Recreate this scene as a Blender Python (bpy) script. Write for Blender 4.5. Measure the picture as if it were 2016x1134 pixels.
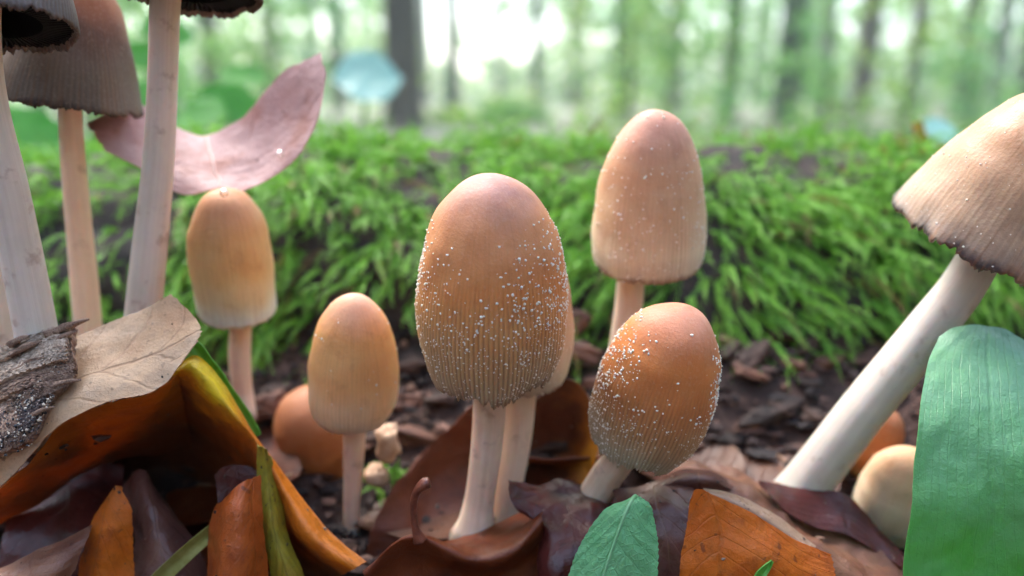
import bpy, math, random
import numpy as np
from mathutils import Vector, noise as mnoise

random.seed(7)
rng = np.random.default_rng(7)
scene = bpy.context.scene
for o in list(bpy.data.objects):
    bpy.data.objects.remove(o)
COL = scene.collection

# ------------------------------------------------------------------ camera
PITCH = math.radians(14.0)
FPX = 1520.0                                   # focal length in photo pixels (2016 wide)
CAM = np.array([0.0, 0.0, 0.06])               # metres: a phone held 6 cm above the litter
cd = bpy.data.cameras.new("camera")
cam = bpy.data.objects.new("camera", cd)
COL.objects.link(cam)
cam.location = CAM
cam.rotation_euler = (math.pi / 2 - PITCH, 0, 0)
cd.sensor_width = 36.0
cd.lens = 36.0 * FPX / 2016.0
cd.clip_start = 0.005
cd.clip_end = 600.0
cd.dof.use_dof = True
cd.dof.focus_distance = 0.0945
cd.dof.aperture_fstop = 10.5
scene.camera = cam

# ------------------------------------------------------------------ sky, sun, exposure
SUN_EL, SUN_AZ = math.radians(52), math.radians(-28)      # azimuth from +Y (behind the log), - = left
world = bpy.data.worlds.new("World")
scene.world = world
world.use_nodes = True
wn = world.node_tree
wn.nodes.clear()
sky = wn.nodes.new("ShaderNodeTexSky")
sky.sky_type = 'NISHITA'
sky.sun_disc = False
sky.sun_elevation = SUN_EL
sky.sun_rotation = SUN_AZ
sky.air_density = 1.0
sky.dust_density = 2.5
sky.ozone_density = 0.6
bg = wn.nodes.new("ShaderNodeBackground")
bg.inputs[1].default_value = 0.15
wo = wn.nodes.new("ShaderNodeOutputWorld")
wn.links.new(sky.outputs[0], bg.inputs[0])
wn.links.new(bg.outputs[0], wo.inputs[0])

sd = bpy.data.lights.new("sun", 'SUN')
sd.energy = 1.5
sd.angle = math.radians(42)
sd.color = (1.0, 0.965, 0.93)
sun = bpy.data.objects.new("sun", sd)
COL.objects.link(sun)
to_sun = Vector((math.sin(SUN_AZ) * math.cos(SUN_EL), math.cos(SUN_AZ) * math.cos(SUN_EL), math.sin(SUN_EL)))
sun.rotation_euler = (-to_sun).to_track_quat('-Z', 'Y').to_euler()

scene.view_settings.view_transform = 'Standard'
scene.view_settings.look = 'None'
scene.view_settings.gamma = 1.0
scene.view_settings.use_curve_mapping = False
scene.view_settings.exposure = 2.62
scene.render.engine = 'CYCLES'
scene.cycles.use_denoising = True
scene.cycles.max_bounces = 8
scene.cycles.adaptive_threshold = 0.02
scene.cycles.transparent_max_bounces = 8
scene.cycles.sample_clamp_indirect = 8.0

# ------------------------------------------------------------------ helpers
SP, CP = math.sin(PITCH), math.cos(PITCH)

def at(px, py, Y):
    """world point seen at photo pixel (px, py) standing on the upright plane y = Y"""
    a = (px - 1008.0) / FPX
    b = (py - 567.0) / FPX
    d = np.array([a, CP - b * SP, -SP - b * CP])
    return CAM + d * (Y / d[1])

def pxm(Y):
    return Y / CP / FPX                          # metres per photo pixel around distance Y

def fbm(x, y, z, oct=3):
    v, a = 0.0, 1.0
    for i in range(oct):
        v += a * mnoise.noise((x, y, z))
        x *= 2.03; y *= 2.03; z *= 2.03; a *= 0.5
    return v

def props(o, label=None, cat=None, group=None, kind=None):
    if label: o["label"] = label
    if cat: o["category"] = cat
    if group: o["group"] = group
    if kind: o["kind"] = kind
    return o

def link(o, parent=None):
    COL.objects.link(o)
    if parent: o.parent = parent
    return o

def empty(name, loc):
    o = bpy.data.objects.new(name, None)
    o.location = loc
    o.empty_display_size = 0.01
    return link(o)

def mesh_np(name, verts, faces, mat=None, parent=None, origin=None, smooth=True, attrs=None, uv=None):
    """faces: (n,3|4) int array or list of lists; attrs: dict name -> per vertex float or colour array"""
    verts = np.asarray(verts, dtype=np.float32).reshape(-1, 3)
    if origin is not None:
        verts = verts - np.asarray(origin, dtype=np.float32)
    me = bpy.data.meshes.new(name)
    if isinstance(faces, np.ndarray):
        k = faces.shape[1]
        me.vertices.add(len(verts))
        me.vertices.foreach_set("co", verts.ravel())
        me.loops.add(faces.size)
        me.loops.foreach_set("vertex_index", faces.ravel().astype(np.int32))
        me.polygons.add(len(faces))
        me.polygons.foreach_set("loop_start", np.arange(0, faces.size, k, dtype=np.int32))
        me.polygons.foreach_set("loop_total", np.full(len(faces), k, dtype=np.int32))
        me.update(calc_edges=True)
    else:
        me.from_pydata([tuple(v) for v in verts], [], faces)
    me.polygons.foreach_set("use_smooth", np.full(len(me.polygons), smooth, dtype=bool))
    if attrs:
        for an, av in attrs.items():
            av = np.asarray(av, dtype=np.float32)
            if av.ndim == 1:
                at_ = me.attributes.new(an, 'FLOAT', 'POINT')
                at_.data.foreach_set("value", av)
            else:
                if av.shape[1] == 3:
                    av = np.concatenate([av, np.ones((len(av), 1), np.float32)], 1)
                at_ = me.attributes.new(an, 'FLOAT_COLOR', 'POINT')
                at_.data.foreach_set("color", av.ravel())
    if uv is not None:
        ul = me.uv_layers.new(name="UVMap")
        vi = np.empty(len(me.loops), dtype=np.int32)
        me.loops.foreach_get("vertex_index", vi)
        ul.data.foreach_set("uv", np.asarray(uv, dtype=np.float32)[vi].ravel())
    me.validate(clean_customdata=False)
    o = bpy.data.objects.new(name, me)
    if mat: me.materials.append(mat)
    if origin is not None and parent is None:
        o.location = origin
    return link(o, parent)

def grid_faces(nr, nc, wrap=False, off=0):
    r = np.arange(nr - 1)[:, None]
    c = np.arange(nc if wrap else nc - 1)[None, :]
    c2 = (c + 1) % nc
    f = np.stack([r * nc + c, r * nc + c2, (r + 1) * nc + c2, (r + 1) * nc + c], -1)
    return f.reshape(-1, 4) + off

def crom(P, ts):
    """Catmull-Rom through rows of P at parameters ts in [0,1]"""
    P = np.asarray(P, dtype=float)
    n = len(P)
    x = np.clip(np.asarray(ts) * (n - 1), 0, n - 1 - 1e-9)
    i = x.astype(int)
    f = (x - i).reshape((-1,) + (1,) * (P.ndim - 1))
    ext = np.concatenate([[2 * P[0] - P[1]], P, [2 * P[-1] - P[-2]]])
    p0, p1, p2, p3 = ext[i], ext[i + 1], ext[i + 2], ext[i + 3]
    return 0.5 * (2 * p1 + (p2 - p0) * f + (2 * p0 - 5 * p1 + 4 * p2 - p3) * f ** 2 + (3 * p1 - p0 - 3 * p2 + p3) * f ** 3)

def norm(v):
    return v / (np.linalg.norm(v, axis=-1, keepdims=True) + 1e-12)

# ------------------------------------------------------------------ node helpers
class NT:
    def __init__(self, name):
        self.m = bpy.data.materials.new(name)
        self.m.use_nodes = True
        self.t = self.m.node_tree
        self.t.nodes.clear()
        self.out = self.t.nodes.new("ShaderNodeOutputMaterial")
    def n(self, typ, **kw):
        nd = self.t.nodes.new(typ)
        for k, v in kw.items():
            setattr(nd, k, v)
        return nd
    def set(self, sock, v):
        if hasattr(v, "is_output") or isinstance(v, bpy.types.NodeSocket):
            self.t.links.new(v, sock)
        else:
            sock.default_value = v
    def math(self, op, a, b=0.0, c=None, clamp=False):
        nd = self.n("ShaderNodeMath", operation=op, use_clamp=clamp)
        self.set(nd.inputs[0], a); self.set(nd.inputs[1], b)
        if c is not None: self.set(nd.inputs[2], c)
        return nd.outputs[0]
    def mix(self, f, a, b, blend='MIX'):
        nd = self.n("ShaderNodeMix", data_type='RGBA', blend_type=blend)
        self.set(nd.inputs[0], f)
        self.set(nd.inputs[6], a if not isinstance(a, tuple) else a[:3] + (1,))
        self.set(nd.inputs[7], b if not isinstance(b, tuple) else b[:3] + (1,))
        return nd.outputs[2]
    def noise(self, vec, scale, detail=3.0, rough=0.55, dist=0.0):
        nd = self.n("ShaderNodeTexNoise")
        if vec is not None: self.set(nd.inputs["Vector"], vec)
        nd.inputs["Scale"].default_value = scale
        nd.inputs["Detail"].default_value = detail
        nd.inputs["Roughness"].default_value = rough
        nd.inputs["Distortion"].default_value = dist
        return nd.outputs[0]
    def ramp(self, f, stops, interp='LINEAR'):
        nd = self.n("ShaderNodeValToRGB")
        nd.color_ramp.interpolation = interp
        el = nd.color_ramp.elements
        while len(el) < len(stops): el.new(0.5)
        for e, (p, c) in zip(el, stops):
            e.position = p
            e.color = (tuple(c) + (1,))[:4] if not isinstance(c, float) else (c, c, c, 1)
        self.set(nd.inputs[0], f)
        return nd.outputs[0]
    def smooth(self, v, a, b):
        nd = self.n("ShaderNodeMapRange", interpolation_type='SMOOTHSTEP')
        self.set(nd.inputs[0], v)
        nd.inputs[1].default_value = a; nd.inputs[2].default_value = b
        nd.inputs[3].default_value = 0.0; nd.inputs[4].default_value = 1.0
        return nd.outputs[0]
    def attr(self, name, color=False):
        nd = self.n("ShaderNodeAttribute", attribute_name=name)
        return nd.outputs["Color"] if color else nd.outputs["Fac"]
    def obj(self):
        return self.n("ShaderNodeTexCoord").outputs["Object"]
    def uv(self):
        return self.n("ShaderNodeTexCoord").outputs["UV"]
    def mapping(self, vec, scale):
        nd = self.n("ShaderNodeMapping")
        self.set(nd.inputs["Vector"], vec)
        nd.inputs["Scale"].default_value = scale
        return nd.outputs[0]
    def bump(self, h, dist, strength=1.0):
        nd = self.n("ShaderNodeBump")
        nd.inputs["Strength"].default_value = strength
        nd.inputs["Distance"].default_value = dist
        self.set(nd.inputs["Height"], h)
        return nd.outputs[0]
    def bsdf(self, color, rough=0.5, normal=None, spec=0.5, sss=0.0, sss_scale=0.003, sss_rad=(1, .45, .25), coat=0.0, coat_rough=0.2, transl=0.0, transl_col=None):
        p = self.n("ShaderNodeBsdfPrincipled")
        self.set(p.inputs["Base Color"], color if not isinstance(color, tuple) else color[:3] + (1,))
        self.set(p.inputs["Roughness"], rough)
        self.set(p.inputs["Specular IOR Level"], spec)
        if sss:
            p.inputs["Subsurface Weight"].default_value = sss
            p.inputs["Subsurface Radius"].default_value = sss_rad
            p.inputs["Subsurface Scale"].default_value = sss_scale
        if coat:
            self.set(p.inputs["Coat Weight"], coat)
            p.inputs["Coat Roughness"].default_value = coat_rough
        if normal is not None:
            self.set(p.inputs["Normal"], normal)
            if coat: self.set(p.inputs["Coat Normal"], normal)
        s = p.outputs[0]
        if transl:
            t = self.n("ShaderNodeBsdfTranslucent")
            tc = transl_col if transl_col is not None else color
            self.set(t.inputs[0], tc if not isinstance(tc, tuple) else tc[:3] + (1,))
            if normal is not None: self.set(t.inputs["Normal"], normal)
            mx = self.n("ShaderNodeMixShader")
            self.set(mx.inputs[0], transl)
            self.t.links.new(s, mx.inputs[1]); self.t.links.new(t.outputs[0], mx.inputs[2])
            s = mx.outputs[0]
        self.t.links.new(s, self.out.inputs[0])
        return self.m

# ------------------------------------------------------------------ materials
def mat_cap(name, stops, pleat_dark=0.25, blotch=0.25, spot=None, rough=0.6, sss=0.5):
    n = NT(name)
    t = n.attr("t"); ang = n.attr("ang"); pl = n.attr("pleat")
    oc = n.obj()
    big = n.noise(oc, 170.0, 3)
    tt = n.math('ADD', t, n.math('MULTIPLY', n.math('SUBTRACT', big, 0.5), 0.22))
    col = n.ramp(tt, stops)
    cmb = n.n("ShaderNodeCombineXYZ")
    n.set(cmb.inputs[0], n.math('MULTIPLY', ang, 22.0)); n.set(cmb.inputs[1], n.math('MULTIPLY', t, 1.6))
    streak = n.noise(cmb.outputs[0], 1.0, 4, 0.6)
    col = n.mix(n.math('MULTIPLY', n.smooth(streak, 0.45, 0.75), blotch), col, (0.30, 0.13, 0.045), 'MIX')
    lowmask = n.smooth(t, 0.25, 0.8)
    col = n.mix(n.math('MULTIPLY', n.math('MULTIPLY', pl, lowmask), pleat_dark), col, (0.10, 0.055, 0.03), 'MIX')
    damp = n.noise(oc, 300.0, 5, .65, .4)
    col = n.mix(n.math('MULTIPLY', n.smooth(damp, .5, .7), .30), col, n.mix(1.0, col, (.62, .50, .45), 'MULTIPLY'))
    fine = n.noise(oc, 2600.0, 2)
    col = n.mix(n.math('MULTIPLY', n.smooth(fine, 0.5, 0.8), 0.10), col, (0.75, 0.62, 0.5))
    if spot:
        sp = n.noise(oc, 420.0, 1)
        col = n.mix(n.math('MULTIPLY', n.smooth(sp, 0.66, 0.74), spot), col, (0.2, 0.08, 0.03))
    h = n.math('ADD', n.math('MULTIPLY', fine, 0.6), n.math('MULTIPLY', n.noise(oc, 700.0, 3), 0.8))
    nb = n.bump(h, 0.00012, 0.7)
    return n.bsdf(col, rough, nb, 0.3, sss=sss, sss_scale=0.0035, coat=0.05, coat_rough=0.4)

def mat_stem(name, a, b):
    n = NT(name)
    uv = n.uv()
    st = n.noise(n.mapping(uv, (26.0, 2.2, 1.0)), 1.0, 4, 0.6)
    bl = n.noise(n.obj(), 230.0, 3)
    f = n.math('ADD', n.math('MULTIPLY', st, 0.6), n.math('MULTIPLY', bl, 0.55), clamp=True)
    col = n.mix(n.smooth(f, 0.4, 0.75), a, b)
    br = n.noise(n.obj(), 330.0, 4, .6)
    col = n.mix(n.math('MULTIPLY', n.smooth(br, .56, .72), .55), col, (.34, .22, .16))
    fib = n.noise(n.mapping(uv, (80.0, 3.0, 1.0)), 1.0, 3, .6)
    col = n.mix(n.math('MULTIPLY', n.smooth(fib, .5, .75), .22), col, (.45, .33, .25))
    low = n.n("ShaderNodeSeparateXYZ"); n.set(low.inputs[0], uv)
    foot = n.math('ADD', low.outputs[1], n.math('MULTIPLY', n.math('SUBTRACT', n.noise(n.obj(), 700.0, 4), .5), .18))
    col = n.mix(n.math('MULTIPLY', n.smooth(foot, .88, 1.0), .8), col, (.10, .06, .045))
    fuzz = n.noise(n.obj(), 2400.0, 2)
    h = n.math('ADD', n.math('MULTIPLY', n.math('ADD', st, fib), 1.0), n.math('MULTIPLY', fuzz, 0.5))
    return n.bsdf(col, 0.55, n.bump(h, 0.00006, 0.8), 0.3, sss=0.5, sss_scale=0.003)

def mat_gills(name, a, b):
    n = NT(name)
    col = n.mix(n.attr("pleat"), a, b)
    return n.bsdf(col, 0.7, None, 0.3)

def mat_leaf(name, stops, rough=0.45, coat=0.0, transl=0.3, tcol=None, vein=(0.1, 0.04, 0.02), vein_amt=0.35, nv=7.0, k=5.0, mid=0.5, swap=False, spot=0.25, patch=130.0, bumpd=0.00016, fine_net=0.5, uvramp=None, umix=None, mottle=1.0):
    """veined leaf: UV.x across (midrib at mid), UV.y along"""
    n = NT(name)
    uv = n.uv(); oc = n.obj()
    sx = n.n("ShaderNodeSeparateXYZ"); n.set(sx.inputs[0], uv)
    u, v = sx.outputs[0], sx.outputs[1]
    if swap: u, v = v, u
    wob = n.math('MULTIPLY', n.math('SUBTRACT', n.noise(oc, 160.0, 2), 0.5), 0.16)
    d = n.math('ABSOLUTE', n.math('SUBTRACT', u, mid))
    s = n.math('ADD', n.math('SUBTRACT', n.math('MULTIPLY', v, nv), n.math('MULTIPLY', d, k)), n.math('MULTIPLY', wob, 2.0))
    tri = n.math('PINGPONG', s, 0.5)
    lat = n.math('SUBTRACT', 1.0, n.smooth(tri, 0.0, 0.07))
    midl = n.math('SUBTRACT', 1.0, n.smooth(n.math('ABSOLUTE', n.math('ADD', n.math('SUBTRACT', u, mid), n.math('MULTIPLY', wob, 0.1))), 0.004, 0.022))
    vm = n.math('MAXIMUM', n.math('MULTIPLY', lat, 0.75), midl)
    vor = n.n("ShaderNodeTexVoronoi", feature='DISTANCE_TO_EDGE'); n.set(vor.inputs["Vector"], oc); vor.inputs["Scale"].default_value = 1300.0
    net = n.math('SUBTRACT', 1.0, n.smooth(vor.outputs[0], 0.0, 0.12))
    big = n.noise(oc, patch, 4, 0.6)
    f = big
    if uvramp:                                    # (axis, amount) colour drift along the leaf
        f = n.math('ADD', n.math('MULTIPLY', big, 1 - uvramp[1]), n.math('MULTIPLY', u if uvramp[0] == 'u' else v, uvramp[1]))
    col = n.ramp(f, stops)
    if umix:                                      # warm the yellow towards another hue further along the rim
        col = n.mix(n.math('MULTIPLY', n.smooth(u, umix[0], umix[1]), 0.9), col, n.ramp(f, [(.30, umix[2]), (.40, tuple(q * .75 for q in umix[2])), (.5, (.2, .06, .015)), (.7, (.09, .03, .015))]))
    col = n.mix(n.math('MULTIPLY', vm, vein_amt), col, vein)
    col = n.mix(n.math('MULTIPLY', net, 0.12 * fine_net), col, vein)
    mot = n.noise(oc, 520.0, 6, 0.7)
    col = n.mix(n.math('MULTIPLY', n.smooth(mot, 0.42, 0.72), 0.32 * mottle), col, n.mix(1.0, col, (.35, .3, .3), 'MULTIPLY'))
    sp = n.noise(oc, 900.0, 2, 0.5)
    col = n.mix(n.math('MULTIPLY', n.smooth(sp, 0.66, 0.72), spot), col, (0.03, 0.015, 0.01))
    h = n.math('ADD', n.math('MULTIPLY', vm, min(1.0, vein_amt * 2.5)), n.math('MULTIPLY', net, 0.25 * fine_net))
    h = n.math('ADD', h, n.math('MULTIPLY', n.noise(oc, 900.0, 6, .65), 1.6))
    nb = n.bump(h, bumpd, 0.9)
    rg = n.math('MAXIMUM', n.math('ADD', rough, n.math('MULTIPLY', n.math('SUBTRACT', n.noise(oc, 400.0, 3), 0.5), rough * .8)), 0.08)
    tc = n.mix(0.75, col, tcol) if tcol else col
    return n.bsdf(col, rg, nb, 0.5, coat=coat, coat_rough=0.18, transl=transl, transl_col=tc)

def mat_simple(name, a, b, scale, rough=0.7, bumpd=0.0, bscale=None, spec=0.4, coat=0.0, transl=0.0, stretch=None, sss=0.0):
    n = NT(name)
    oc = n.obj()
    if stretch: oc = n.mapping(oc, stretch)
    f = n.noise(oc, scale, 4, 0.6)
    col = n.mix(n.smooth(f, 0.32, 0.68), a, b)
    nb = n.bump(n.noise(oc, bscale or scale * 4, 4, 0.65), bumpd, 1.0) if bumpd else None
    return n.bsdf(col, rough, nb, spec, coat=coat, transl=transl, sss=sss, sss_scale=0.001)

def mat_attr(name, rough=0.6, transl=0.0, spec=0.4, bump=0.0, bscale=800.0, coat=0.0):
    n = NT(name)
    col = n.attr("col", True)
    nb = n.bump(n.noise(n.obj(), bscale, 3), bump, 1.0) if bump else None
    return n.bsdf(col, rough, nb, spec, transl=transl, coat=coat)

TAN_G = [(0.0, (.40, .20, .16)), (0.07, (.50, .23, .14)), (0.16, (.62, .26, .11)), (0.42, (.68, .26, .08)), (0.62, (.62, .30, .11)), (0.82, (.54, .35, .18)), (0.95, (.52, .39, .25)), (1.0, (.34, .26, .18))]
M = {}
M['capG'] = mat_cap("cap_glistening_brown", TAN_G, 0.42, 0.2)
M['capJ'] = mat_cap("cap_orange_brown", [(0, (.48, .21, .13)), (.25, (.62, .20, .05)), (.5, (.54, .19, .055)), (.72, (.46, .25, .11)), (.9, (.52, .38, .24)), (1, (.66, .54, .38))], 0.38, 0.2)
M['capE'] = mat_cap("cap_pale_orange", [(0, (.66, .36, .24)), (.25, (.84, .37, .13)), (.6, (.90, .45, .19)), (.85, (.90, .55, .33)), (1, (.76, .52, .38))], 0.08, 0.25)
M['capD'] = mat_cap("cap_cream_orange", [(0, (.60, .29, .15)), (.3, (.68, .34, .13)), (.6, (.78, .49, .22)), (.80, (.78, .60, .36)), (.93, (.84, .76, .62)), (1, (.86, .80, .70))], 0.08, 0.35)
M['capI'] = mat_cap("cap_tall_tan", [(0, (.56, .27, .19)), (.3, (.62, .32, .17)), (.6, (.68, .43, .25)), (.83, (.80, .61, .41)), (.95, (.70, .56, .42)), (1, (.30, .22, .18))], 0.12, 0.25)
M['capB'] = mat_cap("cap_dark_brown", [(0, (.44, .16, .07)), (.3, (.34, .115, .05)), (.5, (.12, .055, .035)), (.75, (.14, .10, .068)), (.95, (.16, .13, .105)), (1, (.04, .035, .035))], 0.4, 0.35, sss=.04)
M['capA'] = mat_cap("cap_inky_grey", [(0, (.36, .22, .15)), (.4, (.28, .22, .18)), (.8, (.27, .24, .21)), (1, (.13, .115, .11))], 0.6, 0.15, sss=.03)
M['capK'] = mat_cap("cap_wet_tan", [(0, (.44, .24, .13)), (.4, (.52, .30, .17)), (.8, (.58, .39, .26)), (.93, (.44, .32, .24)), (1, (.06, .06, .065))], 0.25, 0.45, rough=0.38)
M['capF'] = mat_cap("cap_deep_orange", [(0, (.42, .17, .08)), (.3, (.38, .12, .03)), (.7, (.36, .12, .03)), (1, (.45, .22, .08))], 0.1, 0.2)
M['capM'] = mat_cap("cap_cream", [(0, (.68, .40, .22)), (.4, (.72, .50, .33)), (1, (.78, .62, .46))], 0.05, 0.15)
M['stem'] = mat_stem("stem_cream", (.67, .50, .36), (.76, .60, .46))
M['stem_pale'] = mat_stem("stem_white", (.64, .56, .47), (.72, .64, .55))
M['stem_grey'] = mat_stem("stem_greyish", (.55, .44, .34), (.64, .54, .44))
M['gill_dark'] = mat_gills("gills_black", (.005, .005, .007), (.012, .011, .012))
M['gill_tan'] = mat_gills("gills_tan", (.34, .22, .13), (.20, .12, .07))
M['granule'] = mat_simple("veil_granules", (.86, .80, .70), (.80, .70, .55), 3000, 0.6, sss=0.3)
M['tan_leaf'] = mat_leaf("leaf_pale_tan", [(.3, (.52, .29, .15)), (.5, (.66, .42, .24)), (.7, (.72, .50, .32))], 0.5, transl=.25, tcol=(.7, .32, .08), vein=(.28, .12, .05), vein_amt=.35, nv=4.0, k=2.6, spot=.45, swap=True)
M['amber_leaf'] = mat_leaf("leaf_amber_yellow_rim", [(.30, (.85, .62, .015)), (.37, (.70, .30, .012)), (.44, (.19, .055, .012)), (.55, (.07, .024, .012)), (.9, (.045, .017, .012))], 0.4, coat=.05, transl=.22, tcol=None, vein=(.2, .07, .02), vein_amt=.12, nv=6, k=3, uvramp=('v', .7), spot=.3, umix=(.30, .50, (.74, .165, .012)))  # dark stops past the rim paint the hollow's shade into the colour
M['flap_leaf'] = mat_leaf("leaf_amber_underside", [(.28, (.58, .20, .02)), (.45, (.36, .11, .016)), (.62, (.11, .035, .013))], 0.45, transl=.35, tcol=(.6, .2, .02), vein=(.1, .04, .02), vein_amt=.15, nv=6, k=3, uvramp=('v', .5))  # orange glow at the lip and shade below it are painted into the ramp
M['back_leaf'] = mat_leaf("leaf_brown_to_amber", [(.36, (.16, .036, .012)), (.56, (.12, .03, .011)), (.66, (.36, .11, .012)), (.76, (.66, .26, .015))], 0.45, transl=.25, tcol=None, vein=(.1, .03, .01), vein_amt=.15, nv=5, k=3.5, uvramp=('u', .5))
M['olive_leaf'] = mat_leaf("leaf_olive_yellow", [(.3, (.40, .20, .02)), (.5, (.42, .33, .03)), (.7, (.28, .26, .03))], 0.4, transl=.35, vein=(.2, .1, .02), spot=.5)
M['rust_leaf'] = mat_leaf("leaf_rust_red", [(.3, (.44, .085, .014)), (.55, (.54, .125, .02)), (.75, (.34, .06, .014))], 0.34, coat=.1, transl=.3, tcol=(.7, .16, .02), vein=(.15, .03, .01), vein_amt=.14, mid=.85, spot=.6, mottle=1.5)
M['orange_leaf'] = mat_leaf("leaf_orange", [(.3, (.62, .145, .010)), (.5, (.74, .20, .012)), (.72, (.46, .09, .010))], 0.45, coat=.0, transl=.4, tcol=(.95, .22, .01), vein=(.16, .07, .015), vein_amt=.2, nv=5, k=3.5, mid=.32, spot=.6, mottle=1.6)
M['brown_leaf'] = mat_leaf("leaf_russet_brown", [(.3, (.13, .028, .009)), (.5, (.20, .045, .011)), (.7, (.08, .018, .008))], 0.34, coat=.0, transl=.3, tcol=(.6, .12, .015), vein=(.12, .04, .02), vein_amt=.06, nv=8, k=4, swap=True, mid=.25, spot=.3)
M['wine_leaf'] = mat_leaf("leaf_dark_wine", [(.3, (.055, .012, .010)), (.5, (.10, .020, .016)), (.7, (.04, .012, .013))], 0.15, coat=.0, transl=.12, tcol=(.4, .04, .02), vein=(.03, .01, .01), vein_amt=.15, nv=6, k=3, spot=.2, bumpd=.00012)
M['plum_leaf'] = mat_leaf("leaf_wet_plum", [(.3, (.09, .035, .030)), (.5, (.15, .06, .045)), (.7, (.21, .09, .06))], 0.17, coat=.0, transl=.12, vein=(.28, .15, .09), vein_amt=.25, nv=5, k=3, spot=.2, bumpd=.00012)
M['pink_leaf'] = mat_leaf("leaf_pinkish_wet", [(.3, (.58, .35, .33)), (.5, (.66, .44, .43)), (.7, (.58, .31, .26))], 0.6, coat=.0, transl=.35, tcol=(.6, .25, .18), vein=(.40, .17, .13), vein_amt=.15, nv=7, k=3, swap=True, mid=.5, spot=.15, mottle=.5)
M['peach_leaf'] = mat_leaf("leaf_peach_tan", [(.3, (.13, .045, .032)), (.48, (.28, .115, .065)), (.7, (.42, .21, .125))], 0.32, coat=.1, transl=.25, vein=(.2, .08, .05), vein_amt=.15, nv=6, k=3, spot=.25, bumpd=.00018)
M['peach_pale'] = mat_leaf("leaf_peach_pale", [(.3, (.40, .22, .13)), (.5, (.55, .34, .22)), (.7, (.62, .42, .29))], 0.3, coat=.2, transl=.25, vein=(.2, .08, .05), vein_amt=.1)
M['litter_leaf'] = mat_leaf("leaf_litter_brown", [(.3, (.07, .025, .014)), (.5, (.12, .042, .02)), (.7, (.18, .07, .03))], 0.42, coat=.3, transl=.25, tcol=(.5, .15, .03), vein=(.07, .03, .015), vein_amt=.4, nv=8, k=4, spot=.3)
M['green_leaf'] = mat_leaf("leaf_fresh_green", [(.3, (.16, .48, .19)), (.5, (.21, .55, .24)), (.7, (.26, .60, .29))], 0.45, coat=.25, transl=.4, tcol=(.2, .6, .06), vein=(.26, .56, .26), vein_amt=.2, nv=7, k=4.5, spot=.06, fine_net=1.4, mottle=.35)
M['strap_leaf'] = mat_leaf("leaf_strap_green", [(.25, (.27, .52, .33)), (.45, (.20, .48, .22)), (.7, (.12, .42, .085))], 0.45, coat=.5, uvramp=('v', .6), mottle=.4, transl=.42, tcol=(.14, .58, .04), vein=(.10, .30, .08), vein_amt=.16, nv=.6, k=18.0, spot=.03, fine_net=.4, patch=160)  # bluish upper end is sky sheen painted into the leaf colour
M['bg_leaf_green'] = mat_simple("plant_leaf_green", (.12, .42, .05), (.20, .52, .10), 60, 0.4, transl=.55, coat=.1)
M['bg_leaf_teal'] = mat_simple("plant_leaf_bluish", (.22, .46, .38), (.28, .54, .46), 60, 0.4, transl=.35, coat=.5)
M['yellow_bit'] = mat_simple("leaf_dry_yellow", (.55, .40, .05), (.6, .3, .06), 200, 0.5, transl=.3)
M['petiole'] = mat_simple("leaf_stalk_brown", (.10, .022, .012), (.22, .06, .03), 900, 0.35, .0001, coat=.4)
M['midrib_green'] = mat_simple("midrib_pale_green", (.20, .46, .20), (.26, .52, .26), 500, 0.4, transl=.2)
M['midrib_brown'] = mat_simple("midrib_brown", (.34, .17, .09), (.42, .24, .14), 500, 0.45)
M['midrib_pink'] = mat_simple("midrib_pinkish", (.50, .30, .26), (.58, .38, .33), 500, 0.5)
M['grass'] = mat_simple("grass_olive", (.26, .24, .05), (.36, .33, .10), 500, 0.4, .0001, transl=.3)
M['sprig'] = mat_simple("sprig_green", (.12, .42, .05), (.2, .5, .08), 300, 0.4, transl=.35)
M['log_wood'] = mat_simple("rotten_log", (.014, .010, .009), (.045, .026, .020), 150, 0.8, .0012, 500)
M['soil'] = mat_simple("soil_dark", (.028, .016, .012), (.085, .045, .032), 120, 0.75, .0008, 700)
M['wood_chip'] = mat_simple("wood_chip_red", (.08, .036, .026), (.20, .09, .055), 220, 0.7, .0004, 900, stretch=(.35, 1, 1))
M['wood_tan'] = mat_simple("wood_chip_tan", (.36, .24, .13), (.52, .37, .22), 220, 0.65, .0004, 900, stretch=(.35, 1, 1))
M['crumb_pale'] = mat_simple("wood_crumb_pale", (.5, .30, .19), (.62, .43, .3), 400, 0.7, .0003, 1100)
M['rotwood'] = mat_simple("splintered_wood", (.16, .085, .06), (.46, .30, .20), 300, 0.7, .0006, 900, stretch=(.5, 1, 1.3))
def mat_fibre(name, a, b, c):
    n = NT(name)
    uv = n.uv()
    f1 = n.noise(n.mapping(uv, (3.0, 26.0, 1.0)), 1.0, 5, .65, .6)
    f2 = n.noise(n.obj(), 420.0, 4, .65)
    col = n.mix(n.smooth(f1, .35, .65), a, b)
    col = n.mix(n.math('MULTIPLY', n.smooth(f2, .5, .66), .75), col, c)
    h = n.math('ADD', f1, n.math('MULTIPLY', n.noise(n.obj(), 1500.0, 4, .7), .7))
    return n.bsdf(col, .7, n.bump(h, .0006, 1.0), .35)
M['rotwood'] = mat_fibre("splintered_wood", (.24, .13, .09), (.50, .33, .23), (.12, .07, .055))
M['rotwood_pale'] = mat_fibre("splintered_wood_pale", (.42, .29, .21), (.68, .53, .41), (.30, .18, .12))
M['rotwood_dark'] = mat_fibre("splintered_wood_dark", (.08, .055, .055), (.22, .15, .13), (.03, .026, .03))
M['grit'] = mat_attr("grit_specks", 0.35, spec=.6)
M['crumbs'] = mat_attr("soil_crumbs", 0.75, bump=.0004, bscale=1200)
M['moss'] = mat_attr("moss_fronds", 0.5, transl=.4, spec=.3)
M['water'] = None
n_ = NT("water_bead")
g_ = n_.n("ShaderNodeBsdfPrincipled")
g_.inputs["Base Color"].default_value = (1, 1, 1, 1); g_.inputs["Roughness"].default_value = 0.02
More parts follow.
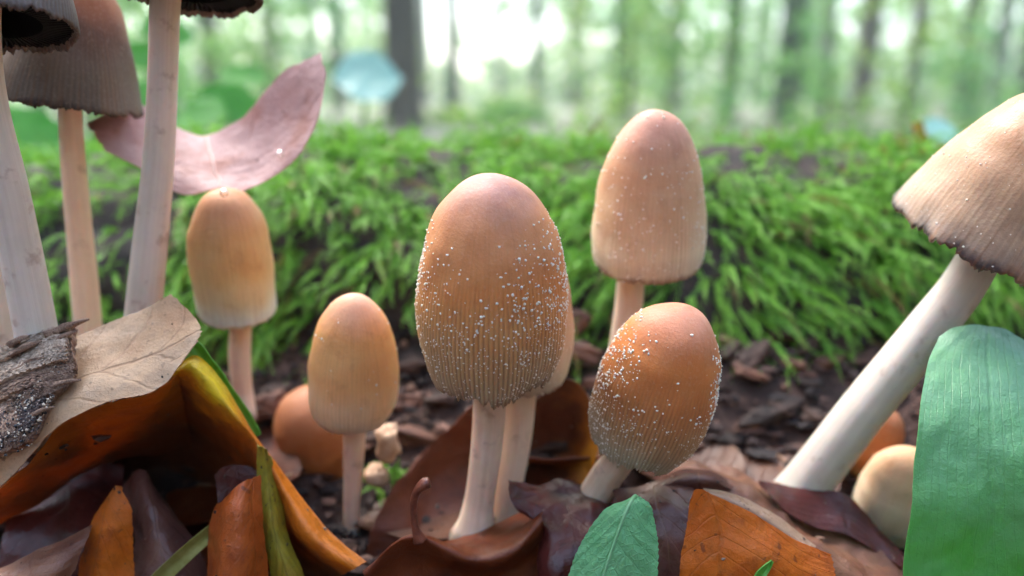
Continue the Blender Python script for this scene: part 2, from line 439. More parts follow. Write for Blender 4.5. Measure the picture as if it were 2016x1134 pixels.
g_.inputs["IOR"].default_value = 1.33; g_.inputs["Transmission Weight"].default_value = 1.0
n_.t.links.new(g_.outputs[0], n_.out.inputs[0]); M['water'] = n_.m
M['bark'] = mat_simple("tree_bark", (.035, .05, .03), (.085, .10, .065), 3.0, 0.85, .01, 14, stretch=(1, 1, .25))
M['bark_brown'] = mat_simple("tree_bark_brown", (.06, .05, .04), (.12, .10, .075), 3.0, 0.85, .01, 14, stretch=(1, 1, .25))
M['crown'] = mat_attr("tree_foliage", 0.5, transl=.5, spec=.3)

# ------------------------------------------------------------------ ground
def ground_z(x, y):
    if y < 0.24:
        s = min(max((y - 0.098) / 0.05, 0.0), 1.0); s = s * s * (3 - 2 * s)
        base = -0.012 + 0.026 * s
    else:
        s = min((y - 0.24) / 1.1, 1.0); s = s * s * (3 - 2 * s)
        base = 0.014 - 0.23 * s
    return base

def build_ground():
    xs = np.concatenate([-np.geomspace(130, 0.27, 34), np.linspace(-0.26, 0.26, 180), np.geomspace(0.27, 130, 34)])
    ys = np.concatenate([[-130, -40, -12, -3, -0.8, -0.25, -0.08], np.linspace(-0.02, 0.36, 140), np.geomspace(0.375, 130, 44)])
    V = np.zeros((len(ys), len(xs), 3))
    for j, y in enumerate(ys):
        for i, x in enumerate(xs):
            z = ground_z(x, y)
            if abs(x) < 0.4 and -0.1 < y < 0.5:
                z += 0.0045 * fbm(x * 60, y * 60, 0.3, 4)
                z += 0.0022 * abs(mnoise.noise((x * 260, y * 260, 2.0)))
            else:
                r = math.hypot(x, y)
                z += min(0.03 + 0.004 * r, 0.3) * mnoise.noise((x * 0.9, y * 0.9, 5.0)) * min(1.0, r)
            V[j, i] = (x, y, z)
    n = NT("forest_floor")
    oc = n.obj()
    near = n.mix(n.smooth(n.noise(oc, 130.0, 4, .6), .35, .65), (.022, .012, .010), (.085, .045, .033))
    far = n.ramp(n.noise(oc, 1.6, 5, .65), [(.38, (.17, .20, .12)), (.5, (.24, .21, .17)), (.62, (.20, .27, .14))])
    sx = n.n("ShaderNodeSeparateXYZ"); n.set(sx.inputs[0], oc)
    col = n.mix(n.smooth(sx.outputs[1], .3, .8), near, far)
    nb = n.bump(n.noise(oc, 800.0, 4, .65), .0008, 1.0)
    m = n.bsdf(col, 0.8, nb, 0.35)
    o = mesh_np("ground", V.reshape(-1, 3), grid_faces(len(ys), len(xs)), m)
    props(o, "dark crumbly woodland soil running back under the trees", kind="structure")
build_ground()

# ------------------------------------------------------------------ mushrooms
def build_cap(root, origin, apex, rim, prof, mat, gmat, pleats=70, npl=3, ragged=0.03, wob=0.02, seed=0, gills=True, pleat_amp=0.012, lobes=0.0):
    A, R = at(*apex), at(*rim)
    ax = A - R
    H = np.linalg.norm(ax); ez = ax / H
    tocam = CAM - (A + R) / 2
    ef = norm(tocam - ez * np.dot(tocam, ez))
    er = np.cross(ez, ef); er = norm(er)
    if np.dot(er, np.array([1.0, 0, 0])) < 0: er = -er
    mpp = pxm((apex[2] + rim[2]) / 2)
    pt = np.array([0.0] + [p[0] for p in prof]); pr = np.array([0.0] + [p[1] for p in prof]) * mpp
    nt, ns = 54, pleats * npl
    s = np.linspace(0, 1, nt)
    ts = s ** 1.25
    tt = np.linspace(0, 1, 400)
    r2 = np.interp(tt, pt, pr ** 2)
    ker = np.ones(25) / 25
    pad = np.concatenate([-r2[24:0:-1] + 2 * r2[0], r2, np.linspace(r2[-1], r2[-1] + (r2[-1] - r2[-13]) * 2, 24)])
    r2s = np.convolve(pad, ker, 'same')[24:-24]
    r2s = np.clip(r2s, 0, None); r2s[0] = 0
    ang = np.linspace(-math.pi, math.pi, ns, endpoint=False)
    rag = np.array([mnoise.noise((math.cos(a) * 3.5, math.sin(a) * 3.5, seed)) * 0.6 + mnoise.noise((math.cos(a) * 14, math.sin(a) * 14, seed + 5)) * 0.55 + mnoise.noise((math.cos(a) * 33, math.sin(a) * 33, seed + 9)) * 0.4 for a in ang]) * ragged
    lob = np.array([mnoise.noise((math.cos(a) * 1.6, math.sin(a) * 1.6, seed + 3)) for a in ang])
    pl = (0.5 - 0.5 * np.cos(ang * pleats)) ** (2.2 if npl > 4 else 1.0)
    outer = np.zeros((nt, ns, 3)); tatt = np.zeros((nt, ns)); 
    def ring(t, shrink=1.0, drop=0.0):
        te = t + (t ** 7) * rag
        r = np.sqrt(np.interp(np.clip(te, 0, 1), tt, r2s))
        over = np.clip(te - 1, 0, None)
        r = r * (1 - over * 1.2)
        lowm = max(0.0, min(1.0, (t - 0.3) / 0.5))
        r = r * (1 - pleat_amp * lowm * pl) * (1 + wob * lob * t * 2 + lobes * (t ** 4) * lob)
        r = r * shrink
        hpos = H * (1 - te) - drop
        return R + ez * hpos[:, None] + (np.cos(ang) * r)[:, None] * ef + (np.sin(ang) * r)[:, None] * er
    for i, t in enumerate(ts):
        outer[i] = ring(t); tatt[i] = t
    ni = 14
    inner = np.zeros((ni, ns, 3))
    for i in range(ni):
        q = i / (ni - 1)
        t = 1 - 0.8 * q
        inner[i] = ring(t, 0.965 - 0.10 * min(1, q * 3), 0.0006 * (q > 0))
    V = np.concatenate([outer.reshape(-1, 3), inner.reshape(-1, 3)])
    T = np.concatenate([tatt.ravel(), np.ones(ni * ns)])
    nz = np.array([0.00028 * mnoise.noise(tuple(p * 230 + seed)) + 0.0006 * mnoise.noise(tuple(p * 85 + seed * 2)) for p in V])
    V = V + norm(V - (R + ez * H * 0.4)) * nz[:, None]
    F = grid_faces(nt + ni, ns, wrap=True)
    angs = np.tile(ang, nt + ni); pls = np.tile(pl, nt + ni)
    cap = mesh_np("cap", V, F, mat, root, origin, attrs={"t": T, "ang": angs, "pleat": pls})
    cap.data.materials.append(gmat)
    mi = np.zeros(len(F), dtype=np.int32); mi[(nt + 1) * ns:] = 1
    cap.data.polygons.foreach_set("material_index", mi)
    if gills:
        # radial plates filling the cap from the hem up to the stem
        npz = 72
        vs, fs, ps = [], [], []
        for q in range(npz):
            a = 2 * math.pi * (q + .5) / npz
            d = math.cos(a) * ef + math.sin(a) * er
            side = -math.sin(a) * ef + math.cos(a) * er
            for e, (t, fr0, fr1) in enumerate(((0.955, 0.55, 0.93), (0.72, 0.22, 0.885), (0.5, 0.18, 0.86))):
                r = math.sqrt(np.interp(t, tt, r2s))
                for fr in (fr0, fr1):
                    for sg in (-1, 1):
                        vs.append(R + ez * H * (1 - t) + d * r * fr + side * sg * 0.00009); ps.append(0.0 if sg < 0 else 1.0)
            b = q * 12
            for e in (0, 4):
                fs += [[b + e, b + e + 2, b + e + 6, b + e + 4], [b + e + 1, b + e + 5, b + e + 7, b + e + 3]]
            fs += [[b, b + 1, b + 3, b + 2]]
        mesh_np("gills", np.array(vs), fs, gmat, cap, origin, smooth=False, attrs={"pleat": np.array(ps)})
    info = dict(outer=V[:nt * ns].reshape(nt, ns, 3), ts=ts, R=R, ez=ez, ef=ef, er=er, H=H, tt=tt, r2s=r2s, cap=cap, origin=origin, mpp=mpp)
    return info

ICO = None
def blob_template():
    t = (1 + 5 ** .5) / 2
    v = np.array([(-1, t, 0), (1, t, 0), (-1, -t, 0), (1, -t, 0), (0, -1, t), (0, 1, t), (0, -1, -t), (0, 1, -t), (t, 0, -1), (t, 0, 1), (-t, 0, -1), (-t, 0, 1)], float)
    f = np.array([(0, 11, 5), (0, 5, 1), (0, 1, 7), (0, 7, 10), (0, 10, 11), (1, 5, 9), (5, 11, 4), (11, 10, 2), (10, 7, 6), (7, 1, 8), (3, 9, 4), (3, 4, 2), (3, 2, 6), (3, 6, 8), (3, 8, 9), (4, 9, 5), (2, 4, 11), (6, 2, 10), (8, 6, 7), (9, 8, 1)])
    return norm(v), f
ICOV, ICOF = blob_template()

def blobs(centers, radii, seedr, stretch=None, jit=.7):
    """(n,3) centres and (n,) radii -> irregular pebbles as one vertex / face array"""
    n = len(centers)
    J = 1 + (seedr.random((n, 12)) - .5) * jit
    S = np.ones((n, 1, 3)) if stretch is None else stretch[:, None, :]
    V = centers[:, None, :] + ICOV[None] * J[:, :, None] * radii[:, None, None] * S
    F = ICOF[None] + (np.arange(n) * 12)[:, None, None]
    return V.reshape(-1, 3), F.reshape(-1, 3)

def granules(info, n, dens, size_px, seed=1, elong=0.3):
    r_ = np.random.default_rng(seed)
    C, Rr = [], []
    tries = 0
    while len(C) < n and tries < n * 60:
        tries += 1
        t = r_.random(); a = (r_.random() * 2 - 1) * math.pi
        rr = math.sqrt(np.interp(t, info['tt'], info['r2s']))
        if r_.random() * 1.0 > rr / math.sqrt(info['r2s'].max()): continue
        clump = 0.8 + 0.6 * mnoise.noise((math.cos(a) * 7 + 3.1, math.sin(a) * 7, t * 11 + seed))
        if r_.random() > dens(t, a) * max(0.15, clump): continue
        O = info['outer']
        fi = np.interp(t, info['ts'], np.arange(len(O))); i0 = min(int(fi), len(O) - 2); fi -= i0
        ja = int((a + math.pi) / (2 * math.pi) * O.shape[1]) % O.shape[1]
        p = O[i0, ja] * (1 - fi) + O[i0 + 1, ja] * fi
        sz = size_px(t) * (0.45 + 0.9 * r_.random() ** 1.6) * info['mpp'] * 0.5
        C.append(p); Rr.append(sz)
    C = np.array(C); Rr = np.array(Rr)
    st = 1 + (r_.random((len(C), 3)) - .5) * 2 * elong
    V, F = blobs(C, Rr, r_, st, .4)
    o = mesh_np("veil_granules", V, F, M['granule'], info['cap'], info['origin'], smooth=True)
    props(o, kind="stuff")

def tube(name, pts, radii, mat, parent=None, origin=None, ns=20, nr=48, wob=0.0, seed=0, cap_end=True, ridges=0.0):
    P = crom(np.array(pts), np.linspace(0, 1, nr)); Rr = crom(np.array(radii)[:, None], np.linspace(0, 1, nr))[:, 0]
    if ridges:
        P = P + np.array([[mnoise.noise((i * 3.5 / nr, seed + .3, 1.5)), mnoise.noise((i * 3.5 / nr, seed + .3, 8.5)), 0] for i in range(nr)]) * Rr[:, None] * .15
    T = norm(np.gradient(P, axis=0))
    ref = np.array([0.0, -1.0, 0.15])
    rings = []
    a = np.linspace(0, 2 * math.pi, ns, endpoint=False)
    for i in range(nr):
        n1 = norm(ref - T[i] * np.dot(ref, T[i])); n2 = np.cross(T[i], n1)
        w = np.ones(ns)
        if wob:
            w = np.array([1 + wob * mnoise.noise((math.cos(x) * 1.6, math.sin(x) * 1.6, i * 3.2 / nr + seed)) + ridges * mnoise.noise((math.cos(x) * 7, math.sin(x) * 7, i * 1.2 / nr + seed)) for x in a])
        rings.append(P[i] + Rr[i] * w[:, None] * (np.cos(a)[:, None] * n1 + np.sin(a)[:, None] * n2))
    V = np.array(rings).reshape(-1, 3)
    F = grid_faces(nr, ns, wrap=True).tolist()
    if cap_end:
        F.append(list(range(ns))[::-1]); F.append([(nr - 1) * ns + i for i in range(ns)])
    uv = np.stack([np.tile(a / (2 * math.pi), nr), np.repeat(np.linspace(0, 1, nr), ns)], -1)
    return mesh_np(name, V, F, mat, parent, origin, uv=uv)

def mushroom(label, cap, stem, mat, smat='stem', gmat='gill_tan', group="inkcap mushrooms beside the mossy log", **kw):
    base = at(*stem[-1][:3])
    root = empty("mushroom", base)
    props(root, label, "mushroom", group)
    pts = [at(p[0], p[1], p[2]) for p in stem]
    rad = [p[3] * pxm(p[2]) for p in stem]
    seed = kw.get('seed', 0)
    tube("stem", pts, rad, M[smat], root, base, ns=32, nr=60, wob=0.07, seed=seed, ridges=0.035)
    info = build_cap(root, base, cap[0], cap[1], cap[2], M[mat], M[gmat], **kw)
    return root, info

# G, the big glistening one in focus
_, iG = mushroom("largest mushroom with glistening egg-shaped brown cap thickly flecked with white grains",
    ((968, 350, .0935), (967, 718, .1005), [(.02, 42), (.05, 63), (.165, 104), (.28, 127), (.39, 140), (.50, 148), (.61, 154), (.73, 155), (.83, 152), (.90, 146), (.95, 139), (1, 130)]),
    [(966, 560, .099, 34), (965, 760, .1005, 34), (957, 880, .1015, 32), (948, 970, .1025, 31), (938, 1020, .1025, 38), (930, 1062, .1025, 54)],
    'capG', pleats=108, npl=6, ragged=.10, seed=1, pleat_amp=.017, lobes=.10)
def dG(t, a):
    side = min(1.0, (abs(a) / 1.35) ** 2)
    d = 0.0
    if a > 0.05 and t > 0.12: d = max(d, min(1, (t - .12) * 4.5) * min(1, (a - .05) * 2.6))
    d = max(d, min(1.0, max(0, t - .38) * 4.5) * (.8 if t < .62 else .55))
    d = max(d, side * min(1, max(0, t - .15) * 4))
    if t > .8: d *= .75
    return d
granules(iG, 3600, dG, lambda t: 4.6 if t < .6 else 3.3, seed=3)

# H, tucked behind it
_, iH = mushroom("pale brown mushroom half hidden behind the largest glistening cap",
    ((1035, 452, .105), (1037, 745, .110), [(.06, 45), (.2, 72), (.4, 88), (.6, 96), (.8, 95), (.93, 86), (1, 76)]),
    [(1030, 650, .1095, 38), (1015, 780, .1095, 40), (1008, 880, .1085, 38), (998, 970, .1075, 38), (988, 1022, .107, 46), (982, 1058, .107, 58)],
    'capI', pleats=80, ragged=.03, seed=2)
granules(iH, 420, lambda t, a: .9, lambda t: 3.2, seed=5)

# J, tilted and grainy
_, iJ = mushroom("tilted orange-brown mushroom with grainy cap leaning over a short stem",
    ((1346, 604, .0935), (1252, 876, .098), [(.02, 36), (.06, 58), (.15, 84), (.3, 107), (.5, 119), (.7, 118), (.85, 111), (.95, 101), (1, 92)]),
    [(1275, 790, .0965, 30), (1228, 892, .0985, 32), (1196, 935, .100, 33), (1168, 980, .101, 34), (1140, 1030, .102, 40)],
    'capJ', pleats=92, npl=6, ragged=.085, seed=3, pleat_amp=.016, lobes=.10)
def dJ(t, a):
    d = min(1.0, max(0, t - .42) * 3.0) * (.5 if -.1 < a < .9 else .85) * (.6 if t > .75 else 1)
    d = max(d, min(1, max(0, t - .05) * 5) * min(1, max(0, -a - .25) * 2.2))
    d = max(d, min(1, max(0, t - .10) * 4) * min(1, max(0, a - .95) * 2.2))
    return max(d, .02)
granules(iJ, 2700, dJ, lambda t: 4.6 if t < .6 else 3.3, seed=8)

# I, tall one on the right
_, iI = mushroom("tall slim mushroom with long tan bell cap standing highest before the moss",
    ((1291, 219, .1115), (1274, 508, .118), [(.075, 46), (.15, 65), (.29, 86), (.43, 97), (.57, 104), (.70, 109), (.84, 112), (.94, 111), (1, 108)]),
    [(1272, 400, .117, 26), (1246, 520, .118, 26), (1236, 600, .1185, 27), (1224, 690, .119, 26), (1212, 780, .119, 26), (1205, 860, .118, 30)],
    'capI', pleats=84, ragged=.035, seed=4)
granules(iI, 620, lambda t, a: .25 if t < .25 else .85, lambda t: 3.6, seed=9)

# E, pale orange on the left of centre
_, iE = mushroom("pale orange mushroom with smooth egg-shaped cap on a slender stem above dark litter",
    ((700, 583, .103), (697, 808, .1085), [(.095, 46), (.235, 69), (.377, 82), (.52, 90), (.656, 94), (.8, 95), (.93, 89), (1, 80)]),
    [(698, 700, .108, 22), (697, 830, .109, 23), (694, 920, .110, 20), (692, 1000, .1105, 17), (692, 1060, .1105, 18), (693, 1100, .1105, 25)],
    'capE', pleats=70, ragged=.025, seed=5)
granules(iE, 60, lambda t, a: 1.0 if (a < -.5 and t < .6) else .15, lambda t: 4.0, seed=19)

# F, low behind E
mushroom("small deep orange button mushroom squeezed low behind the pale orange one",
    ((588, 775, .122), (668, 930, .128), [(.08, 50), (.25, 80), (.5, 96), (.75, 96), (1, 78)]),
    [(650, 880, .1265, 26), (668, 950, .127, 28), (672, 990, .126, 32)],
    'capF', pleats=60, ragged=.02, seed=6)

# D, under the pink leaf
_, iD = mushroom("cream and orange mushroom with the pink leaf resting on its cap",
    ((440, 377, .1145), (469, 610, .120), [(.06, 42), (.2, 63), (.33, 73), (.46, 76), (.6, 77), (.72, 78), (.85, 78), (1, 76)]),
    [(460, 500, .119, 20), (471, 630, .120, 21), (474, 700, .1205, 21), (477, 770, .121, 21), (480, 830, .120, 26)],
    'capD', pleats=66, ragged=.03, seed=7)

# B, dark bell
mushroom("dark brown bell-capped mushroom with blackening ragged hem on a thin stem",
    ((150, -80, .1187), (138, 210, .1175), [(.06, 34), (.15, 52), (.26, 71), (.43, 88), (.6, 101), (.78, 114), (1, 128)]),
    [(142, 60, .117, 18), (139, 200, .1175, 19.5), (146, 330, .118, 22), (155, 450, .1185, 23), (167, 570, .119, 25), (178, 680, .119, 26), (186, 790, .118, 32)],
    'capB', 'stem', 'gill_dark', pleats=90, ragged=.045, seed=8)

# A, corner
mushroom("grey inky-capped mushroom with ragged black underside and thick curving stem",
    ((-30, -260, .101), (-6, 60, .0955), [(.06, 45), (.2, 78), (.45, 105), (.7, 118), (1, 130)]),
    [(-28, -120, .098, 28), (-38, 60, .0965, 34), (-27, 200, .097, 36), (10, 360, .0975, 37), (37, 500, .098, 37), (67, 650, .0985, 39), (92, 780, .098, 42), (104, 880, .097, 50)],
    'capA', 'stem_pale', 'gill_dark', pleats=96, ragged=.05, seed=9, pleat_amp=.02)

# N, only its stem reaches the picture
mushroom("grey-capped mushroom whose straight pale stem stands hard against the thick curving stem",
    ((-120, -380, .104), (-112, -90, .106), [(.06, 45), (.2, 75), (.45, 95), (.7, 106), (1, 112)]),
    [(-104, -150, .106, 26), (-96, 0, .106, 30), (-62, 230, .106, 34), (-32, 440, .106, 37), (-2, 680, .106, 39), (12, 800, .106, 44), (16, 880, .105, 50)],
    'capA', 'stem_pale', 'gill_dark', pleats=70, ragged=.04, seed=10)

# C, tall stem, cap mostly above
mushroom("tall pale-stemmed mushroom with wide blackish frayed cap edge high above the pink leaf",
    ((366, -300, .111), (383, -3, .1075), [(.06, 42), (.2, 72), (.45, 96), (.7, 108), (1, 120)]),
    [(352, -150, .110, 24), (328, -20, .1085, 26), (321, 150, .109, 26), (313, 320, .1095, 28), (297, 470, .110, 31), (280, 610, .1105, 33), (266, 730, .110, 36), (260, 810, .109, 44)],
    'capA', 'stem_pale', 'gill_dark', pleats=90, ragged=.06, seed=11, pleat_amp=.02)

# K, slanting on the right
_, iK = mushroom("slanting mushroom with wet tan cap and thick white stem leaning across the litter",
    ((2128, 186, .0995), (1928, 474, .106), [(.05, 62), (.15, 95), (.3, 118), (.5, 136), (.8, 150), (1, 154)]),
    [(2000, 380, .104, 34), (1903, 552, .106, 41), (1840, 632, .1065, 43), (1760, 735, .107, 45), (1670, 845, .108, 47), (1590, 945, .109, 48), (1548, 1000, .109, 54)],
    'capK', 'stem_pale', 'gill_dark', pleats=80, ragged=.07, seed=12, lobes=.14, wob=.07, pleat_amp=.004)
granules(iK, 260, lambda t, a: .8, lambda t: 3.4, seed=29)

# L and M, small ones behind the strap leaf
mushroom("tiny orange button mushroom peeping from behind the slanting white stem",
    ((1752, 806, .119), (1690, 925, .122), [(.1, 34), (.3, 50), (.6, 58), (.85, 56), (1, 46)]),
    [(1700, 900, .1215, 22), (1684, 950, .121, 24), (1676, 985, .120, 28)],
    'capF', pleats=50, ragged=.02, seed=13)
mushroom("small cream mushroom cap partly covered by the broad green leaf",
    ((1800, 890, .107), (1745, 1035, .111), [(.08, 45), (.25, 68), (.5, 80), (.8, 80), (1, 66)]),
    [(1755, 1000, .1105, 26), (1742, 1060, .110, 28), (1736, 1100, .109, 32)],
    'capM', pleats=50, ragged=.02, seed=14)

# ------------------------------------------------------------------ leaves
def eval_patch(W, us, vs):
    """W: (R,C,3) control points, us across columns, vs along rows (arrays of equal shape)"""
    cols = np.stack([crom(W[:, c], vs.ravel()) for c in range(W.shape[1])], 1)      # (N,C,3)
    N, C = cols.shape[:2]
    x = np.clip(us.ravel() * (C - 1), 0, C - 1 - 1e-9); i = x.astype(int); f = (x - i)[:, None]
    ext = np.concatenate([2 * cols[:, :1] - cols[:, 1:2], cols, 2 * cols[:, -1:] - cols[:, -2:-1]], 1)
    k = np.arange(N)
    p0, p1, p2, p3 = ext[k, i], ext[k, i + 1], ext[k, i + 2], ext[k, i + 3]
    r = 0.5 * (2 * p1 + (p2 - p0) * f + (2 * p0 - 5 * p1 + 4 * p2 - p3) * f ** 2 + (3 * p1 - p0 - 3 * p2 + p3) * f ** 3)
    return r.reshape(us.shape + (3,))

LEAF_TOPS = []                                    # upper faces, for the specks of soil lying on them
def sheet(name, W, mat, th=.00014, nu=44, nv=44, corr=.00004, nveins=7.0, k=4.0, mid=.5, swap=False, rag=.012, crinkle=.00055, seed=0, teeth=0.0, parent=None, origin=None, mat_mid=None, mid_r=.00022):
    W = np.asarray(W, float)
    v, u = np.meshgrid(np.linspace(0, 1, nv), np.linspace(0, 1, nu), indexing='ij')
    def jag(x, s): return np.array([abs(mnoise.noise((q * 9, s, seed))) * .5 + abs(mnoise.noise((q * 31, s, seed + 2))) * .6 for q in x])
    ev0, ev1 = jag(v[:, 0], 1.3) * rag, jag(v[:, 0], 7.7) * rag
    if teeth:
        saw = (np.linspace(0, 1, nv) * nv / 3) % 1.0
        ev0 = ev0 + teeth * saw; ev1 = ev1 + teeth * saw
    eu0, eu1 = jag(u[0], 3.1) * rag, jag(u[0], 5.9) * rag
    uu = ev0[:, None] + u * (1 - ev0 - ev1)[:, None]
    vv = eu0[None] + v * (1 - eu0 - eu1)[None]
    P = eval_patch(W, uu, vv)
    du = np.gradient(P, axis=1); dv = np.gradient(P, axis=0)
    Nn = norm(np.cross(du, dv))
    c = P.mean((0, 1))
    if np.sum(Nn * (CAM - P)) < 0: Nn = -Nn
    a, b = (v, u) if swap else (u, v)
    wave = np.abs(np.sin(math.pi * (b * nveins - np.abs(a - mid) * k))) - .5
    nz = np.array([fbm(*(p * 130 + seed * 1.7), 3) for p in P.reshape(-1, 3)]).reshape(u.shape)
    P = P + Nn * (corr * wave + crinkle * nz)[..., None]
    top, bot = P + Nn * th / 2, P - Nn * th / 2
    if parent is None: LEAF_TOPS.append(top[2:-2, 2:-2].reshape(-1, 3))
    V = np.concatenate([top.reshape(-1, 3), bot.reshape(-1, 3)])
    n = nu * nv
    F = np.concatenate([grid_faces(nv, nu), grid_faces(nv, nu, off=n)[:, ::-1]])
    ring = [i for i in range(nu)] + [r * nu + nu - 1 for r in range(1, nv)] + [(nv - 1) * nu + i for i in range(nu - 2, -1, -1)] + [r * nu for r in range(nv - 2, 0, -1)]
    ring = np.array(ring); nx = np.roll(ring, -1)
    m_ = len(ring); w0 = 2 * n + np.arange(m_); w1 = np.roll(w0, -1)
    nface = len(F)
    F = np.concatenate([F, np.stack([w0, w0 + m_, w1 + m_, w1], -1)])
    V = np.concatenate([V, V[ring], V[ring + n]])
    UV = np.stack([u.ravel(), v.ravel()], -1); UV = np.concatenate([UV, UV, UV[ring], UV[ring]])
    org = c if origin is None else origin
    o = mesh_np(name, V, F, mat, parent, org, uv=UV)
    if mat_mid:
        line = (top[int(round(mid * (nv - 1))), :] if swap else top[:, int(round(mid * (nu - 1)))])
        idx = np.linspace(1, len(line) - 2, 16).astype(int)
        rr = np.linspace(mid_r, mid_r * .45, 16)
        tube("midrib", line[idx], rr, mat_mid, o, org, ns=8, nr=40)
    return o

def leaf(name, label, ctrl, mat, cat="leaf", group=None, **kw):
    W = np.array([[at(*p) for p in row] for row in ctrl])
    o = sheet(name, W, M[mat], **kw)
    return props(o, label, cat, group)

FL = "fallen leaves around the mushrooms"
# pale tan curled leaf at left
leaf("fallen_leaf", "pale tan curled dry leaf with torn tip under the splintered wood",
  [[(-40, 770, .098), (60, 712, .099), (140, 668, .100), (230, 632, .101), (300, 602, .1015), (341, 580, .1015)],
   [(-40, 850, .093), (60, 765, .0935), (150, 725, .0945), (240, 690, .0955), (330, 655, .0965), (392, 632, .098)],
   [(-40, 940, .089), (50, 845, .089), (150, 775, .090), (240, 742, .091), (320, 715, .093), (398, 660, .0965)],
   [(-40, 1000, .0875), (35, 925, .087), (118, 836, .0875), (215, 792, .0885), (305, 768, .0905), (376, 690, .0945)]],
  'tan_leaf', group=FL, seed=1, rag=.035, swap=True, mid=.45, nveins=4, k=2.6, corr=.0001, crinkle=.0006, nu=60)
# amber leaf arching beneath it
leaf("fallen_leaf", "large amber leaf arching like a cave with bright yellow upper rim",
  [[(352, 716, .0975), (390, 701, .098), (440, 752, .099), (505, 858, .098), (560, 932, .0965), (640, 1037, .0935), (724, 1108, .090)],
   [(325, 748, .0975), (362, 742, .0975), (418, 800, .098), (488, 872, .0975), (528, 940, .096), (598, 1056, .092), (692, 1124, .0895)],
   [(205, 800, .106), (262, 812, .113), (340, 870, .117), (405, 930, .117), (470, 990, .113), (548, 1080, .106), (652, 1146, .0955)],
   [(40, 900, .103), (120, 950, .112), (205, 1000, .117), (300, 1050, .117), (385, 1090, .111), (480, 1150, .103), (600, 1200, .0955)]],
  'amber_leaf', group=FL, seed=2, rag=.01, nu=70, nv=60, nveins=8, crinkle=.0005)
leaf("fallen_leaf", "brown leaf flap with painted amber glow below the pale tan curled leaf",
  [[(-30, 985, .0905), (60, 905, .0905), (118, 838, .091), (200, 796, .092), (290, 772, .094), (350, 735, .097)],
   [(-30, 1010, .0965), (70, 935, .0965), (150, 880, .097), (225, 850, .099), (300, 830, .101), (365, 800, .103)],
   [(-20, 1040, .102), (80, 985, .103), (170, 930, .105), (240, 905, .107), (310, 890, .109), (380, 880, .111)]],
  'flap_leaf', group=FL, seed=21, rag=.02, nu=50, nveins=5)
leaf("fallen_leaf", "narrow olive-yellow leaf strip standing beside the rust-red leaf",
  [[(508, 872, .0955), (522, 880, .0945), (538, 900, .096)],
   [(508, 960, .0945), (530, 965, .0935), (552, 985, .095)],
   [(514, 1040, .0925), (540, 1045, .0915), (570, 1062, .093)],
   [(530, 1110, .091), (560, 1116, .090), (598, 1130, .0915)],
   [(550, 1200, .090), (590, 1205, .089), (630, 1215, .0905)]],
  'olive_leaf', group=FL, seed=3, rag=.05, nu=20)
leaf("fallen_leaf", "dark red leaf lobe behind the upright rust-red leaf",
  [[(424, 935, .099), (445, 916, .0995), (485, 916, .100), (512, 930, .0995)],
   [(430, 1000, .097), (460, 990, .098), (495, 990, .098), (520, 1000, .0975)],
   [(440, 1100, .095), (470, 1100, .096), (505, 1100, .096), (525, 1100, .0955)]],
  'wine_leaf', group=FL, seed=4, nu=24, nv=24)
leaf("fallen_leaf", "upright glossy rust-red leaf with curled left edge",
  [[(430, 992, .0935), (450, 972, .0905), (478, 948, .0905), (514, 934, .093)],
   [(414, 1035, .0925), (436, 1018, .0885), (474, 1005, .088), (518, 1000, .0915)],
   [(409, 1085, .0915), (432, 1080, .087), (474, 1075, .0865), (522, 1075, .0905)],
   [(408, 1145, .0905), (430, 1145, .086), (476, 1148, .0855), (528, 1150, .0895)],
   [(408, 1220, .0895), (430, 1220, .0855), (478, 1222, .085), (530, 1224, .089)]],
  'rust_leaf', group=FL, seed=5, rag=.02, mid=.85, nu=36)
leaf("fallen_leaf", "orange triangular leaf tip poking up beside the wet plum-brown leaf",
  [[(231, 958, .0945), (233, 955, .0945), (236, 960, .0945)],
   [(206, 992, .0938), (228, 984, .0936), (252, 982, .0938)],
   [(184, 1022, .0932), (222, 1012, .0926), (261, 1005, .0932)],
   [(176, 1044, .0925), (216, 1052, .0915), (263, 1048, .0925)],
   [(160, 1100, .092), (205, 1105, .0905), (266, 1105, .092)],
   [(150, 1180, .091), (205, 1185, .0895), (272, 1185, .091)]],
  'orange_leaf', group=FL, seed=6, rag=.07, nu=40, nv=60)
leaf("fallen_leaf", "pinkish brown curled leaf edge rising from the corner of the litter",
  [[(-60, 1135, .091), (0, 1119, .091), (60, 1092, .091), (120, 1064, .0915), (182, 1033, .092)],
   [(-60, 1150, .0875), (0, 1138, .0875), (60, 1116, .0875), (115, 1092, .088), (174, 1058, .0905)],
   [(-60, 1180, .0855), (0, 1170, .0855), (55, 1152, .0855), (108, 1130, .086), (160, 1088, .089)],
   [(-60, 1240, .0855), (0, 1230, .0855), (50, 1210, .0855), (100, 1180, .086), (150, 1120, .088)]],
  'peach_leaf', group=FL, seed=7, rag=.02)
leaf("fallen_leaf", "wet plum-brown leaf with a pale vein ridge behind the olive grass blade",
  [[(240, 958, .1005), (275, 926, .1015), (300, 955, .101), (325, 985, .1015)],
   [(250, 1005, .0985), (285, 985, .0975), (318, 1000, .098), (362, 1026, .1)],
   [(262, 1060, .0965), (292, 1050, .095), (335, 1060, .0955), (392, 1072, .0985)],
   [(262, 1120, .0945), (300, 1118, .093), (350, 1120, .0935), (410, 1125, .0965)],
   [(255, 1200, .0925), (300, 1200, .091), (350, 1200, .0915), (420, 1205, .0945)]],
  'plum_leaf', group=FL, seed=8, mid=.4, rag=.02, crinkle=.0006)
